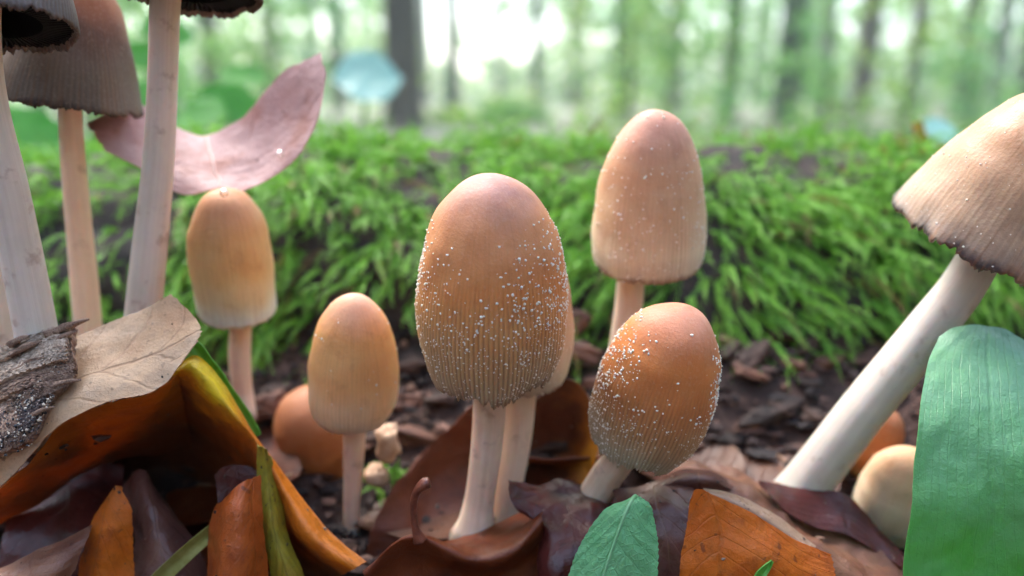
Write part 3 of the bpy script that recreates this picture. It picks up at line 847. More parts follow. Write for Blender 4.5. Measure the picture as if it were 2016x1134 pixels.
leaf("fallen_leaf", "nearly black plum leaf lying deep in the hollow under the tan leaf",
  [[(20, 1000, .104), (90, 940, .107), (170, 905, .109), (245, 915, .110)],
   [(10, 1050, .100), (90, 1010, .102), (170, 985, .103), (240, 985, .104)],
   [(0, 1110, .097), (90, 1085, .098), (170, 1060, .098), (240, 1060, .099)],
   [(0, 1200, .095), (90, 1180, .095), (170, 1170, .095), (250, 1170, .095)]],
  'wine_leaf', group=FL, seed=9, crinkle=.0008)
leaf("fallen_leaf", "russet leaf with an upright stalk folded before the twin stems",
  [[(716, 1128, .0895), (778, 1070, .0925), (828, 1058, .0945), (884, 1063, .0985), (962, 1038, .1015), (1030, 1012, .1025), (1072, 1000, .1025)],
   [(716, 1130, .0880), (775, 1070, .0885), (827, 1056, .0893), (880, 1080, .0893), (940, 1098, .0893), (1012, 1078, .0905), (1068, 1018, .0935)],
   [(728, 1170, .0880), (782, 1125, .0898), (834, 1112, .0915), (884, 1128, .0920), (940, 1145, .0920), (1010, 1130, .0925), (1070, 1080, .0945)],
   [(745, 1250, .0860), (790, 1230, .0880), (840, 1220, .0900), (890, 1230, .0905), (940, 1235, .0905), (1010, 1230, .0905), (1072, 1200, .0915)]],
  'brown_leaf', group=FL, seed=10, rag=.008, nu=70, nv=56, swap=True, mid=.25)
hl = [o for o in COL.objects if o.get("label", "").startswith("russet leaf with an upright")][0]
st = [(828, 1064, .0893), (818, 1040, .0892), (814, 1010, .0892), (815, 985, .0892), (822, 966, .0890), (836, 953, .0888), (846, 950, .0888)]
tube("petiole", [at(*p) for p in st], [r * pxm(.089) for r in (15, 9, 8.5, 8.5, 9, 12, 10)], M['petiole'], hl, np.array(hl.location), ns=14, nr=40, wob=.2, seed=3)
leaf("fallen_leaf", "amber and dark brown leaf standing upright behind the twin stems",
  [[(812, 908, .114), (880, 846, .1155), (940, 792, .1165), (1040, 790, .117), (1108, 742, .117), (1154, 775, .1155), (1182, 862, .113)],
   [(770, 965, .109), (850, 940, .1145), (930, 920, .117), (1040, 905, .1185), (1110, 890, .1175), (1150, 905, .1145), (1168, 945, .1115)],
   [(728, 1045, .105), (820, 1055, .107), (920, 1045, .108), (1040, 1005, .109), (1110, 985, .110), (1150, 985, .109), (1165, 1000, .108)],
   [(720, 1100, .104), (820, 1110, .105), (920, 1100, .106), (1040, 1060, .107), (1110, 1040, .107), (1150, 1040, .107), (1165, 1050, .106)]],
  'back_leaf', group=FL, seed=11, rag=.015, nu=60, crinkle=.0007)
leaf("fallen_leaf", "wet dark wine-coloured crumpled leaf at the foot of the tilted mushroom",
  [[(998, 952, .1000), (1050, 956, .1015), (1112, 944, .1025), (1160, 966, .1025), (1222, 1000, .101)],
   [(1003, 985, .0965), (1050, 1002, .0965), (1115, 996, .0975), (1170, 994, .0965), (1225, 1036, .0965)],
   [(1056, 1050, .0950), (1084, 1052, .0925), (1130, 1062, .0915), (1175, 1065, .0910), (1228, 1090, .0920)],
   [(1062, 1130, .0910), (1090, 1135, .0890), (1130, 1140, .0885), (1180, 1140, .0880), (1230, 1150, .0890)],
   [(1062, 1220, .0895), (1090, 1225, .0870), (1130, 1230, .0865), (1180, 1230, .0860), (1230, 1235, .0870)]],
  'wine_leaf', group=FL, seed=12, rag=.03, crinkle=.0011)
leaf("fallen_leaf", "dark plum leaf fold between the small green leaf and the orange leaf",
  [[(1205, 965, .0985), (1260, 950, .0995), (1310, 945, .100), (1365, 960, .0985)],
   [(1225, 1010, .0945), (1270, 1000, .0945), (1320, 995, .0945), (1375, 1010, .0935)],
   [(1260, 1080, .0915), (1300, 1075, .0910), (1335, 1075, .0910), (1385, 1085, .0905)],
   [(1270, 1180, .0890), (1300, 1180, .0885), (1340, 1180, .0885), (1385, 1185, .0880)]],
  'plum_leaf', group=FL, seed=13, crinkle=.001)
leaf("fallen_leaf", "broad peach-tan wet leaf spreading beneath the orange leaf",
  [[(1278, 965, .1035), (1345, 912, .108), (1436, 905, .110), (1530, 955, .108), (1640, 1022, .1045), (1800, 1116, .099)],
   [(1272, 1000, .0985), (1345, 962, .1005), (1440, 965, .1015), (1535, 1010, .1005), (1645, 1070, .0985), (1800, 1150, .0945)],
   [(1280, 1060, .0945), (1350, 1030, .0955), (1440, 1030, .096), (1540, 1070, .0950), (1650, 1120, .0935), (1800, 1190, .0905)],
   [(1300, 1180, .0905), (1360, 1160, .0905), (1440, 1160, .0905), (1540, 1180, .0895), (1650, 1210, .0885), (1800, 1260, .0865)]],
  'peach_leaf', group=FL, seed=14, nu=80, nv=60, crinkle=.0016, rag=.02)
leaf("fallen_leaf", "bright orange upright leaf with dark decayed spots along its vein",
  [[(1360, 985, .0875), (1372, 962, .0880), (1410, 976, .0885), (1482, 1010, .0885), (1560, 1058, .0880), (1640, 1092, .0870)],
   [(1350, 1045, .0865), (1390, 1035, .0865), (1440, 1045, .0868), (1500, 1065, .0868), (1570, 1100, .0866), (1646, 1120, .0860)],
   [(1338, 1108, .0855), (1385, 1100, .0850), (1440, 1105, .0852), (1505, 1120, .0852), (1575, 1140, .0852), (1648, 1150, .0852)],
   [(1335, 1220, .0840), (1385, 1220, .0835), (1440, 1220, .0836), (1505, 1220, .0836), (1575, 1220, .0838), (1648, 1220, .0842)]],
  'orange_leaf', group=FL, seed=15, rag=.02, nu=56, mid=.32)
leaf("fallen_leaf", "smooth dark red leaf lying against the foot of the slanting white stem",
  [[(1492, 944, .1045), (1551, 958, .1055), (1616, 964, .1055), (1667, 974, .1055), (1705, 1010, .1045), (1743, 1054, .103), (1790, 1100, .1005)],
   [(1500, 955, .1025), (1551, 985, .1025), (1610, 1002, .1025), (1667, 1015, .1025), (1712, 1045, .102), (1745, 1075, .1005), (1785, 1110, .0985)],
   [(1515, 972, .1005), (1552, 1012, .1), (1603, 1040, .0995), (1667, 1052, .0995), (1725, 1086, .099), (1750, 1100, .0985), (1780, 1120, .0965)]],
  'wine_leaf', group=FL, seed=16, nu=50, nv=30, rag=.01)
leaf("fallen_leaf", "pink wet leaf spread like wings on the small cap",
  [[(163, 246, .121), (268, 203, .1285), (346, 250, .131), (404, 267, .131), (480, 228, .1295), (556, 140, .1275), (596, 122, .126), (634, 104, .1245)],
   [(178, 258, .1195), (266, 266, .125), (346, 298, .1255), (416, 316, .1245), (512, 288, .1245), (588, 218, .1235), (618, 175, .122), (640, 140, .1215)],
   [(190, 275, .1187), (272, 304, .1225), (348, 345, .1215), (428, 352, .121), (506, 338, .1212), (590, 266, .121), (622, 214, .1205), (636, 165, .1205)],
   [(205, 294, .118), (285, 336, .1205), (360, 384, .119), (432, 372, .1175), (478, 379, .1178), (575, 322, .1185), (618, 255, .119), (634, 190, .1195)]],
  'pink_leaf', group=FL, seed=17, nu=80, rag=.03, nveins=7, mid=.43, crinkle=.00035, mat_mid=M['midrib_pink'], mid_r=.0003)

leaf("fallen_leaf", "dark curled leaf edge arching under the tilted grainy cap",
  [[(1292, 946, .1015), (1345, 926, .1025), (1400, 928, .103), (1448, 950, .1025)],
   [(1300, 958, .0985), (1348, 942, .0985), (1400, 944, .099), (1444, 962, .1)],
   [(1308, 978, .099), (1350, 966, .099), (1398, 966, .0995), (1436, 976, .1)]],
  'plum_leaf', group=FL, seed=18, nu=40, nv=24, crinkle=.0005)
leaf("fallen_leaf", "narrow pale leaf edge curling along the top of the bright orange leaf",
  [[(1385, 958, .0945), (1440, 972, .094), (1500, 1000, .0935), (1560, 1040, .0925), (1604, 1078, .0915)],
   [(1386, 966, .0925), (1438, 984, .092), (1494, 1012, .0915), (1552, 1052, .0908), (1598, 1088, .09)],
   [(1390, 980, .0922), (1436, 998, .0916), (1490, 1026, .0912), (1546, 1064, .0906), (1592, 1100, .0898)]],
  'peach_pale', group=FL, seed=19, nu=50, nv=20, crinkle=.0004)

DEAD_TOPS = list(LEAF_TOPS)
# living leaves
leaf("green_leaf", "small bright green pointed leaf with pale midrib sprouting from the litter",
  [[(1238, 984, .0870), (1252, 975, .0872), (1268, 982, .0870)],
   [(1192, 1000, .0865), (1236, 996, .0855), (1284, 998, .0862)],
   [(1150, 1055, .0855), (1214, 1050, .0842), (1296, 1050, .0850)],
   [(1122, 1115, .0845), (1192, 1112, .0830), (1298, 1105, .0838)],
   [(1108, 1180, .0835), (1172, 1180, .0820), (1286, 1180, .0828)],
   [(1112, 1260, .0825), (1156, 1262, .0812), (1240, 1260, .0818)]],
  'green_leaf', nv=70, nu=40, seed=30, rag=.012, teeth=.016, corr=.00014, nveins=9, k=5, mat_mid=M['midrib_green'], mid_r=.00028)
leaf("strap_leaf", "broad bluish-green leaf with sky sheen painted on its rounded tip rising tall beside the slanting stem",
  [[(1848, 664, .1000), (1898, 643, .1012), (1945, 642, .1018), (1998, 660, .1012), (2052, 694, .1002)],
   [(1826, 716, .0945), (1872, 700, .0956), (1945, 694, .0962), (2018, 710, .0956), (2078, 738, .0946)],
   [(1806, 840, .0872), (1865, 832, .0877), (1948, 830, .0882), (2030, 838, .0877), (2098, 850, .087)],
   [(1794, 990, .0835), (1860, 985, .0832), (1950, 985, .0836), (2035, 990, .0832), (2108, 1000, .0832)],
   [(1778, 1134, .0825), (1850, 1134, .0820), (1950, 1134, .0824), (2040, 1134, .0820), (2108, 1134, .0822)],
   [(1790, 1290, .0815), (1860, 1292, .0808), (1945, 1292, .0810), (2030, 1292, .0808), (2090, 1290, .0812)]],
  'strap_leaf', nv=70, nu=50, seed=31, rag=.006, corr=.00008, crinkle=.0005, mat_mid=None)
for lb, pts in (("small bright green", [(1165, 1255, .0815), (1150, 1330, .086), (1150, 1400, .093)]), ("broad bluish-green", [(1945, 1285, .081), (1940, 1370, .083), (1935, 1450, .088)])):
    o = [q for q in COL.objects if q.get("label", "").startswith(lb)][0]
    P_ = [at(*p) for p in pts]; P_[-1][2] = ground_z(*P_[-1][:2]) - .002
    tube("petiole", P_, [.0008, .0009, .001], M['midrib_green'], o, np.array(o.location), ns=10, nr=20)
def blade(name, label, cat, pts, halfw, mat, Yoff=.0004, **kw):
    rows = []
    for i, (x, y, Y) in enumerate(pts):
        p = np.array(pts[min(i + 1, len(pts) - 1)][:2]) - np.array(pts[max(i - 1, 0)][:2])
        nrm = np.array([-p[1], p[0]]) / (np.linalg.norm(p) + 1e-9) * halfw[i]
        rows.append([(x - nrm[0], y - nrm[1], Y), (x, y, Y + Yoff), (x + nrm[0], y + nrm[1], Y)])
    return leaf(name, label, rows, mat, cat, **kw)
blade("fallen_grass", "flat olive grass blade slanting across the litter", "grass",
  [(290, 1165, .0895), (340, 1115, .0905), (390, 1070, .0915), (440, 1030, .0925), (480, 1000, .093)], [16, 16, 15, 13, 8], 'grass', nu=10, nv=30, rag=0, corr=0, crinkle=.0001)
blade("grass_shoot", "tiny bright green shoot tip before the orange leaf", "shoot",
  [(1480, 1180, .0835), (1494, 1140, .0838), (1508, 1118, .0842), (1520, 1104, .0845)], [11, 12, 9, 2], 'sprig', nu=10, nv=24, rag=0, corr=0)
blade("yellow_stalk", "thin dry yellow leaf scrap standing in the moss", "leaf",
  [(1806, 240, .185), (1815, 280, .184), (1826, 320, .182), (1838, 365, .178)], [12, 13, 11, 9], 'yellow_bit', nu=10, nv=20, rag=.05)
blade("green_sliver", "green leaf tip showing behind the yellow rim of the amber leaf", "leaf",
  [(372, 672, .1005), (392, 694, .1005), (430, 740, .1008), (478, 815, .1010), (505, 860, .1005)], [5, 12, 9, 12, 6], 'sprig', nu=10, nv=24, rag=0, corr=0)

# splintered wood at far left
def rotten_chunk():
    ctrl = [[(-60, 722, .0965), (10, 690, .0968), (60, 668, .0970), (110, 648, .0972), (146, 640, .0974)],
            [(-60, 770, .0932), (10, 738, .0935), (70, 712, .0938), (118, 696, .0942), (146, 690, .0948)],
            [(-60, 820, .0905), (10, 790, .0908), (70, 765, .0912), (116, 752, .0918), (152, 742, .0926)],
            [(-60, 870, .0882), (10, 845, .0884), (55, 825, .0888), (88, 806, .0894), (112, 790, .0902)],
            [(-60, 925, .0866), (0, 900, .0868), (35, 888, .0870), (60, 876, .0874), (82, 858, .0880)]]
    W = np.array([[at(*p) for p in r] for r in ctrl])
    o = sheet("rotten_wood", W, M['rotwood'], th=.0016, nu=90, nv=90, corr=.0002, nveins=18, k=.5, swap=True, crinkle=.0009, rag=.11, seed=40)
    props(o, "splintered chunk of rotten wood resting on the pale tan leaf", "wood")
    org = np.array(o.location)
    # torn fibrous layers lifting off the face
    layers = [(0.0, .16, .02, .98, 'rotwood_pale', .0012), (.10, .36, .1, .93, 'rotwood_pale', .0018), (.28, .52, .0, 1.04, 'rotwood', .0014), (.42, .64, .25, 1.03, 'rotwood', .0019), (.60, .88, .02, .75, 'rotwood_dark', .0014)]
    for q, (v0, v1, u0, u1, m_, lift) in enumerate(layers):
        vv, uu = np.meshgrid(np.linspace(v0, v1, 5), np.linspace(u0, u1, 7), indexing='ij')
        Pl = eval_patch(W, uu, vv)
        Pl = Pl + norm(CAM - Pl) * lift + np.array([0, 0, .0002])
        sheet("bark_layer", Pl, M[m_], th=.0006, nu=60, nv=36, corr=.0002, nveins=16, k=.5, swap=True, crinkle=.0011, rag=.22, seed=60 + q, parent=o, origin=org)
    r_ = random.Random(4)
    sp = [((90, 660), (176, 629), 9), ((100, 678), (150, 652), 7), ((60, 740), (150, 722), 8), ((70, 770), (160, 748), 8), ((40, 720), (130, 700), 7),
          ((20, 700), (95, 668), 8), ((50, 790), (128, 770), 7), ((30, 760), (120, 735), 6), ((10, 740), (80, 712), 8), ((60, 820), (108, 800), 6), ((85, 700), (140, 690), 6), ((20, 680), (58, 662), 7)]
    for i, (a, b, w) in enumerate(sp):
        Y0 = .0965 - (a[1] - 660) / 160 * .0075 - .0018 + .001 * r_.random(); Y1 = Y0 + .001
        mx, my = (a[0] + b[0]) / 2, (a[1] + b[1]) / 2 - 3
        tube("splinter", [at(a[0], a[1], Y0), at(mx, my, (Y0 + Y1) / 2 - .0006), at(b[0], b[1], Y1)], [w * pxm(.09) * .9, w * pxm(.09) * .8, .00012], M['rotwood'], o, org, ns=7, nr=16, wob=.8, seed=i * 3.1)
    # gritty dark patch
    rr = np.random.default_rng(11)
    C, R_, c = [], [], []
    for i in range(900):
        x, y = rr.normal(50, 40), rr.normal(828, 40)
        if y < 780 + (x - 60) * -.5 or x > 112: continue
        vv = np.clip((y - 705) / 190 * .78 + .1, 0, 1); uu = np.clip((x + 60) / 210, 0, 1)
        p = eval_patch(W, np.array([[uu]]), np.array([[vv]]))[0, 0]
        d = norm(CAM - p)
        C.append(p + d * (.0019 + .0006 * rr.random())); R_.append(.00006 + .00016 * rr.random() ** 2)
        c.append((.55, .46, .36) if rr.random() < .3 else ((.02, .02, .025) if rr.random() < .6 else (.15, .11, .09)))
    V, F = blobs(np.array(C), np.array(R_), rr)
    g = mesh_np("grit", V, F, M['grit'], o, org, attrs={"col": np.repeat(np.array(c), 12, 0)})
    props(g, kind="stuff")
rotten_chunk()

# pale crumbs and wood chips lying on the soil
def chunk(name, label, cat, px, py, Y, size, mat, stretch=(1, 1, 1), seed=0, group=None, rot=0.0):
    n, m = 14, 18
    th = np.linspace(.02, math.pi - .02, n)[:, None]; ph = np.linspace(0, 2 * math.pi, m, endpoint=False)[None]
    S = np.stack([np.sin(th) * np.cos(ph), np.sin(th) * np.sin(ph), np.cos(th) * np.ones_like(ph)], -1)
    d = np.array([1 + .5 * fbm(*(p * 1.3 + seed * 3.3), 3) + .12 * abs(mnoise.noise(tuple(p * 5 + seed))) for p in S.reshape(-1, 3)]).reshape(n, m, 1)
    S = np.sign(S) * np.abs(S) ** .8
    P = S * d * size * np.array(stretch)
    c, s = math.cos(rot), math.sin(rot)
    P = P @ np.array([[c, 0, s], [0, 1, 0], [-s, 0, c]])
    o = mesh_np(name, P.reshape(-1, 3), grid_faces(n, m, wrap=True), M[mat])
    o.location = at(px, py, Y)
    return props(o, label, cat, group)
chunk("wood_crumb", "pale pinkish lump of wood beside the pale orange cap", "wood", 763, 868, .114, .0024, 'crumb_pale', (.8, 1, 1.15), 1)
chunk("wood_crumb", "small tan wood crumb under the pale pinkish lump", "wood", 742, 934, .113, .0017, 'crumb_pale', (1, 1, .9), 2)
chips = [(1455, 870, .128, .0045, 'wood_chip', (2.0, .8, .55), .15, "reddish brown wood chip on the soil right of the tilted mushroom"),
         (1570, 815, .134, .0045, 'wood_tan', (2.1, .9, .62), .1, "tan wood chip with dark hole beside the slanting stem"),
         (1530, 868, .127, .0036, 'wood_chip', (2.2, .8, .5), -.1, "long reddish wood chip near the slanting stem"),
         (1405, 810, .134, .0035, 'wood_chip', (1.6, .8, .7), .3, "dull brown wood lump under the hanging moss"),
         (1630, 800, .136, .003, 'wood_chip', (1.7, .9, .6), .0, "brown wood lump half behind the slanting stem"),
         (1490, 920, .121, .0032, 'wood_chip', (2.0, .8, .45), .05, "flat dark chip above the peach-tan leaf"),
         (1120, 640, .138, .0028, 'wood_chip', (1.3, .9, .8), .5, "pinkish brown wood lump between the glistening cap and the tall stem"),
         (1140, 690, .134, .0026, 'wood_chip', (1.5, .9, .6), -.3, "small brown lump left of the tall stem"),
         (830, 862, .124, .0032, 'wood_chip', (1.9, .8, .5), -.2, "flat reddish chip left of the twin stems"),
         (520, 800, .128, .003, 'wood_chip', (1.5, .9, .7), .4, "reddish lump beside the cream and orange mushroom stem"),
         (800, 790, .132, .0035, 'wood_chip', (1.8, .9, .5), .1, "brown chip behind the pale orange cap")]
for i, (x, y, Y, s, m, st_, r, lb) in enumerate(chips):
    chunk("wood_chip", lb, "wood chip", x, y, Y, s, m, st_, 10 + i, "wood chips on the soil", r)
blade("soil_stick", "thin dark stick lying on the soil under the moss", "stick", [(1400, 745, .138), (1500, 752, .138), (1620, 748, .139)], [5, 6, 4], 'petiole', nu=8, nv=20)

rc = random.Random(33)
for i in range(60):
    x = rc.uniform(430, 1720); Y = rc.uniform(.118, .144)
    xx = (x - 1008) / FPX * Y / CP
    o = chunk("wood_fragment", "dark rotten wood fragment bedded in the soil under the moss", "wood chip", x, 700, Y, rc.uniform(.0012, .0026), rc.choice(['wood_chip', 'log_wood', 'soil', 'soil']), (rc.uniform(1.2, 2.6), rc.uniform(.7, 1.2), rc.uniform(.35, .7)), 40 + i, "wood fragments in the soil", rc.uniform(-.5, .5))
    o.location = (xx, Y, ground_z(xx, Y) + .0016 + .0045 * fbm(xx * 60, Y * 60, .3, 4))
    o.rotation_euler = (0, 0, rc.uniform(-.8, .8))

# water beads
def bead(label, px, py, Y, r):
    n, m = 9, 14
    th = np.linspace(.02, math.pi - .02, n)[:, None]; ph = np.linspace(0, 2 * math.pi, m, endpoint=False)[None]
    S = np.stack([np.sin(th) * np.cos(ph), np.sin(th) * np.sin(ph) * .8, np.cos(th) * np.ones_like(ph)], -1) * r
    o = mesh_np("water_bead", S.reshape(-1, 3), grid_faces(n, m, wrap=True), M['water'])
    o.location = at(px, py, Y); props(o, label, "water drop")
bead("clear water drop on the tall tan cap", 1302, 392, .1075, .00042)
bead("clear water drop at the top of the cream and orange cap", 441, 380, .1115, .0006)
bead("clear water drop on the pink leaf", 552, 303, .1175, .0005)

# ------------------------------------------------------------------ mossy log
LOGY, LOGZ, LOGR = .186, .003, .0435
def log_r(x, th):
    return LOGR * (1 + .06 * mnoise.noise((x * 14, math.cos(th) * 1.2, math.sin(th) * 1.2)) + .02 * mnoise.noise((x * 60, th * 4, 3.0)))
def log_pt(x, th):
    """th = 0 faces the camera, 90 degrees is the top"""
    r = log_r(x, th)
    zc = LOGZ + .05 * (0 if x > -.06 else (x + .06) * .8)
    return np.array([x, LOGY - r * math.cos(th), zc + r * math.sin(th)])
def build_log():
    xs = np.linspace(-.33, .33, 150); ths = np.linspace(-math.pi, math.pi, 72, endpoint=False)
    V = np.array([[log_pt(x, t) + norm(np.array([0, -math.cos(t), math.sin(t)])) * .0022 * fbm(x * 50, math.cos(t) * 6, math.sin(t) * 6, 3) for t in ths] for x in xs])
    F = grid_faces(len(xs), len(ths), wrap=True).tolist()
    F.append(list(range(len(ths)))); F.append([(len(xs) - 1) * len(ths) + i for i in range(len(ths))][::-1])
    o = mesh_np("mossy_log", V.reshape(-1, 3), F, M['log_wood'])
    props(o, "dark rotting log lying behind the mushrooms under a moss coat", "log")
build_log()

def fronds(roots, dirs, lens, nleaf, width, rr, up=None, droop=1.2):
    """leafy moss shoots: returns verts, quads, colours; all arrays over shoots"""
    n = len(roots)
    K = nleaf
    s = (np.arange(K) + .5) / K                                   # positions along the shoot
    g = np.array([0, -.12, -1.0])
    S = np.linspace(0, 1, 12)
    D = norm(dirs[:, None, :] + (S[None, :, None] ** 1.2) * (droop * (.5 + rr.random((n, 1, 1)))) * g)
    step = lens[:, None, None] / 11
    P = roots[:, None, :] + np.concatenate([np.zeros((n, 1, 3)), np.cumsum(D[:, :-1] * step, 1)], 1)
    xi = s * 11; i0 = xi.astype(int); f = (xi - i0)[None, :, None]
    pos = P[:, i0] * (1 - f) + P[:, np.minimum(i0 + 1, 11)] * f
    tan = D[:, i0]
    side = norm(np.cross(D, norm(rr.normal(size=(n, 1, 3)) * .6 + np.array([0, -.8, .6]))))[:, i0]
    nor = np.cross(tan, side)
    sg = np.where(np.arange(K) % 2 == 0, 1.0, -1.0)[None, :, None]
    tilt = (rr.random((n, K, 1)) - .5) * 1.3
    ang = math.radians(34) + (rr.random((n, K, 1)) - .5) * .5
    ld = norm(tan * np.cos(ang) + (side * sg + nor * tilt) * np.sin(ang))
    taper = (np.sin(np.clip(s * .85 + .2, 0, 1) * math.pi) * .75 + .35)[None, :, None]
    L = width[:, None, None] * taper * (.8 + .4 * rr.random((n, K, 1)))
    wv = norm(np.cross(ld, nor)) * L * .17
    tip = pos + ld * L + g * L * .12
    mid = pos + ld * L * .45 + nor * L * .06
    V = np.stack([pos, mid + wv, tip, mid - wv], 2)               # (n,K,4,3)
    base = rr.random((n, 1, 1)); lf = rr.random((n, K, 1))
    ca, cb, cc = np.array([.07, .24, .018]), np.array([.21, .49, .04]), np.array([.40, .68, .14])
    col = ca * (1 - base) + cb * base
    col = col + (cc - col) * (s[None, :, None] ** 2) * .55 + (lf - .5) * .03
    dry = rr.random((n, 1, 1)) < .06
    col = np.where(dry, np.array([.26, .17, .06]) * (.6 + .6 * base), col)
    col = np.clip(col, .005, 1)
    C = np.repeat(col[:, :, None, :], 4, 2)
    F = (np.arange(n * K) * 4)[:, None] + np.arange(4)[None]
    return V.reshape(-1, 3), F, C.reshape(-1, 3), P, D

def build_moss():
    rr = np.random.default_rng(5)
    roots, dirs, lens = [], [], []
    while len(roots) < 7600:
        x = rr.uniform(-.29, .29); th = math.radians(rr.uniform(-28, 150))
        dens = 1.0
        thd = math.degrees(th)
        lim = 15 + 26 * mnoise.noise((x * 22, 0, 7.0))
        if thd < lim: dens *= .12
        if x < -.07 and thd < 60: dens *= .45
        if abs(x) > .16: dens *= .6
        dens *= min(1.0, max(.1, .75 + 1.1 * mnoise.noise((x * 40, thd * .03, 1.0))))
        if thd > 105: dens *= .7
        if rr.random() > dens: continue
        n = np.array([0, -math.cos(th), math.sin(th)])
        tangent = np.array([0, -math.sin(th), -math.cos(th)])      # downhill on the camera side
        flow = mnoise.noise((x * 25, thd * .02, 9.0))
        lat = np.array([1.0, 0, 0]) * (rr.normal() * .4 + flow * 1.6)
        if thd > 70:
            d = n * (.55 + .3 * rr.random()) + lat * 1.5 + tangent * rr.normal() * .7
        else:
            d = n * (.75 + .35 * rr.random()) + lat + tangent * (.35 + .3 * rr.random())
        lump = .006 * mnoise.noise((x * 38, thd * .028, 4.0)) + .003 * mnoise.noise((x * 90, thd * .07, 6.0))
        roots.append(log_pt(x, th) + n * (lump - .001)); dirs.append(d / np.linalg.norm(d))
        lens.append((.007 + .011 * rr.random()) * (.75 if thd > 75 else 1.0))
    roots, dirs, lens = np.array(roots), np.array(dirs), np.array(lens)
    V1, F1, C1, P, D = fronds(roots, dirs, lens, 40, .0009 + .0005 * rr.random(len(roots)), rr)
    # side branchlets
    k = rr.integers(3, 9, (len(roots), 2))
    idx = np.arange(len(roots))
    r2 = np.concatenate([P[idx, k[:, 0]], P[idx, k[:, 1]]])
    dd = np.concatenate([D[idx, k[:, 0]], D[idx, k[:, 1]]])
    d2 = norm(dd + norm(rr.normal(size=dd.shape)) * .75)
    l2 = np.concatenate([lens, lens]) * (.3 + .3 * rr.random(len(r2)))
    V2, F2, C2, _, _ = fronds(r2, d2, l2, 15, .0007 + .0004 * rr.random(len(r2)), rr)
    V = np.concatenate([V1, V2]); F = np.concatenate([F1, F2 + len(V1)]); C = np.concatenate([C1, C2])
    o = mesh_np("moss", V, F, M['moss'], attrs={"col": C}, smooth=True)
    props(o, "bright green feathery moss draped over the log", "moss", kind="stuff")
    # stray sprig by the crumbs
    pr = [at(770 + rr.normal() * 22, 930 + rr.normal() * 14, .116) for _ in range(22)]
    dr = norm(np.array([(rr.normal() * .8 + .4, -.4, .4 + rr.normal() * .4) for _ in range(22)]))
    V, F, C, _, _ = fronds(np.array(pr), dr, .003 + .003 * rr.random(22), 18, .0008 + .0003 * rr.random(22), rr)
    o = mesh_np("moss_sprig", V, F, M['moss'], attrs={"col": C})
    props(o, "small dark green moss sprig on the soil by the pale crumbs", "moss")
build_moss()

# ------------------------------------------------------------------ soil crumbs
def build_crumbs():
    rr = np.random.default_rng(15)
    n = 8000
    x = rr.uniform(-.16, .16, n); y = rr.uniform(.10, .158, n)
    z = np.array([ground_z(a, b) + .0045 * fbm(a * 60, b * 60, .3, 4) for a, b in zip(x, y)])
    feet = [np.array(o.location) for o in COL.objects if o.name.startswith("mushroom")]
    fx = np.concatenate([f[0] + rr.normal(size=60) * .0032 for f in feet]); fy = np.concatenate([f[1] + rr.normal(size=60) * .0032 for f in feet])
    fz = np.concatenate([np.full(60, f[2]) + .0012 * rr.random(60) for f in feet])
    x = np.concatenate([x, fx]); y = np.concatenate([y, fy]); z = np.concatenate([z, fz]); n = len(x)
    r = .0002 + .0011 * rr.random(n) ** 3
    r[-len(fx):] = .00012 + .00045 * rr.random(len(fx)) ** 2
    C = np.stack([x, y, z + r * .4 + .001], -1)
    st_ = np.stack([.6 + 2.0 * rr.random(n) ** 2, .6 + 1.2 * rr.random(n), .35 + .5 * rr.random(n)], -1)
    V, F = blobs(C, r, rr, st_)
    pal = np.array([(.018, .011, .010), (.035, .018, .014), (.065, .032, .024), (.11, .052, .036), (.22, .12, .08), (.045, .026, .022)])
    c = pal[rr.choice(6, n, p=[.3, .28, .2, .1, .04, .08])]
    o = mesh_np("soil_crumbs", V, F, M['crumbs'], smooth=False, attrs={"col": np.repeat(c, 12, 0)})
    props(o, "loose dark crumbs of soil and rotten wood", "soil", kind="stuff")
build_crumbs()

# ------------------------------------------------------------------ litter beneath
def lay_leaf(x, y, z, L, W, yaw, pitch, roll, curl, mat, seed, label, group):
    vs = np.linspace(-.5, .5, 5); us = np.linspace(-.5, .5, 5)
    ctrl = np.zeros((5, 5, 3))
    for i, v in enumerate(vs):
        w = math.cos(v * math.pi) ** .7 + .06
        for j, u in enumerate(us):
            ctrl[i, j] = (u * W * w, v * L, curl * L * (abs(u) * 1.6 * abs(u) * w + v * v * .8 - .1))
    cy, sy = math.cos(yaw), math.sin(yaw); cp, sp_ = math.cos(pitch), math.sin(pitch); cr, sr = math.cos(roll), math.sin(roll)
    R = np.array([[cy, -sy, 0], [sy, cy, 0], [0, 0, 1]]) @ np.array([[1, 0, 0], [0, cp, -sp_], [0, sp_, cp]]) @ np.array([[cr, 0, sr], [0, 1, 0], [-sr, 0, cr]])
    W3 = ctrl @ R.T + np.array([x, y, z])
    o = sheet("litter_leaf", W3, M[mat], nu=18, nv=22, seed=seed, rag=.02, mat_mid=M['midrib_brown'], mid_r=.0003)
    return props(o, label, "leaf", group)
rl = random.Random(9)
for i in range(96):
    x, y = rl.uniform(-.13, .13), (rl.uniform(.055, .122) if i < 50 else rl.uniform(-.03, .085))
    z = ground_z(x, y) + .0015 + .0022 * rl.random() - (.0015 if y < .095 else 0)
    lay_leaf(x, y, z, rl.uniform(.025, .042), rl.uniform(.015, .024), rl.uniform(0, 6.28), rl.uniform(-.22, .22), rl.uniform(-.3, .3), rl.uniform(-.12, .2),
             rl.choice(['litter_leaf', 'litter_leaf', 'wine_leaf', 'brown_leaf']), 50 + i, "flat dead brown leaf in the bottom layer of the litter", "bottom litter leaves")

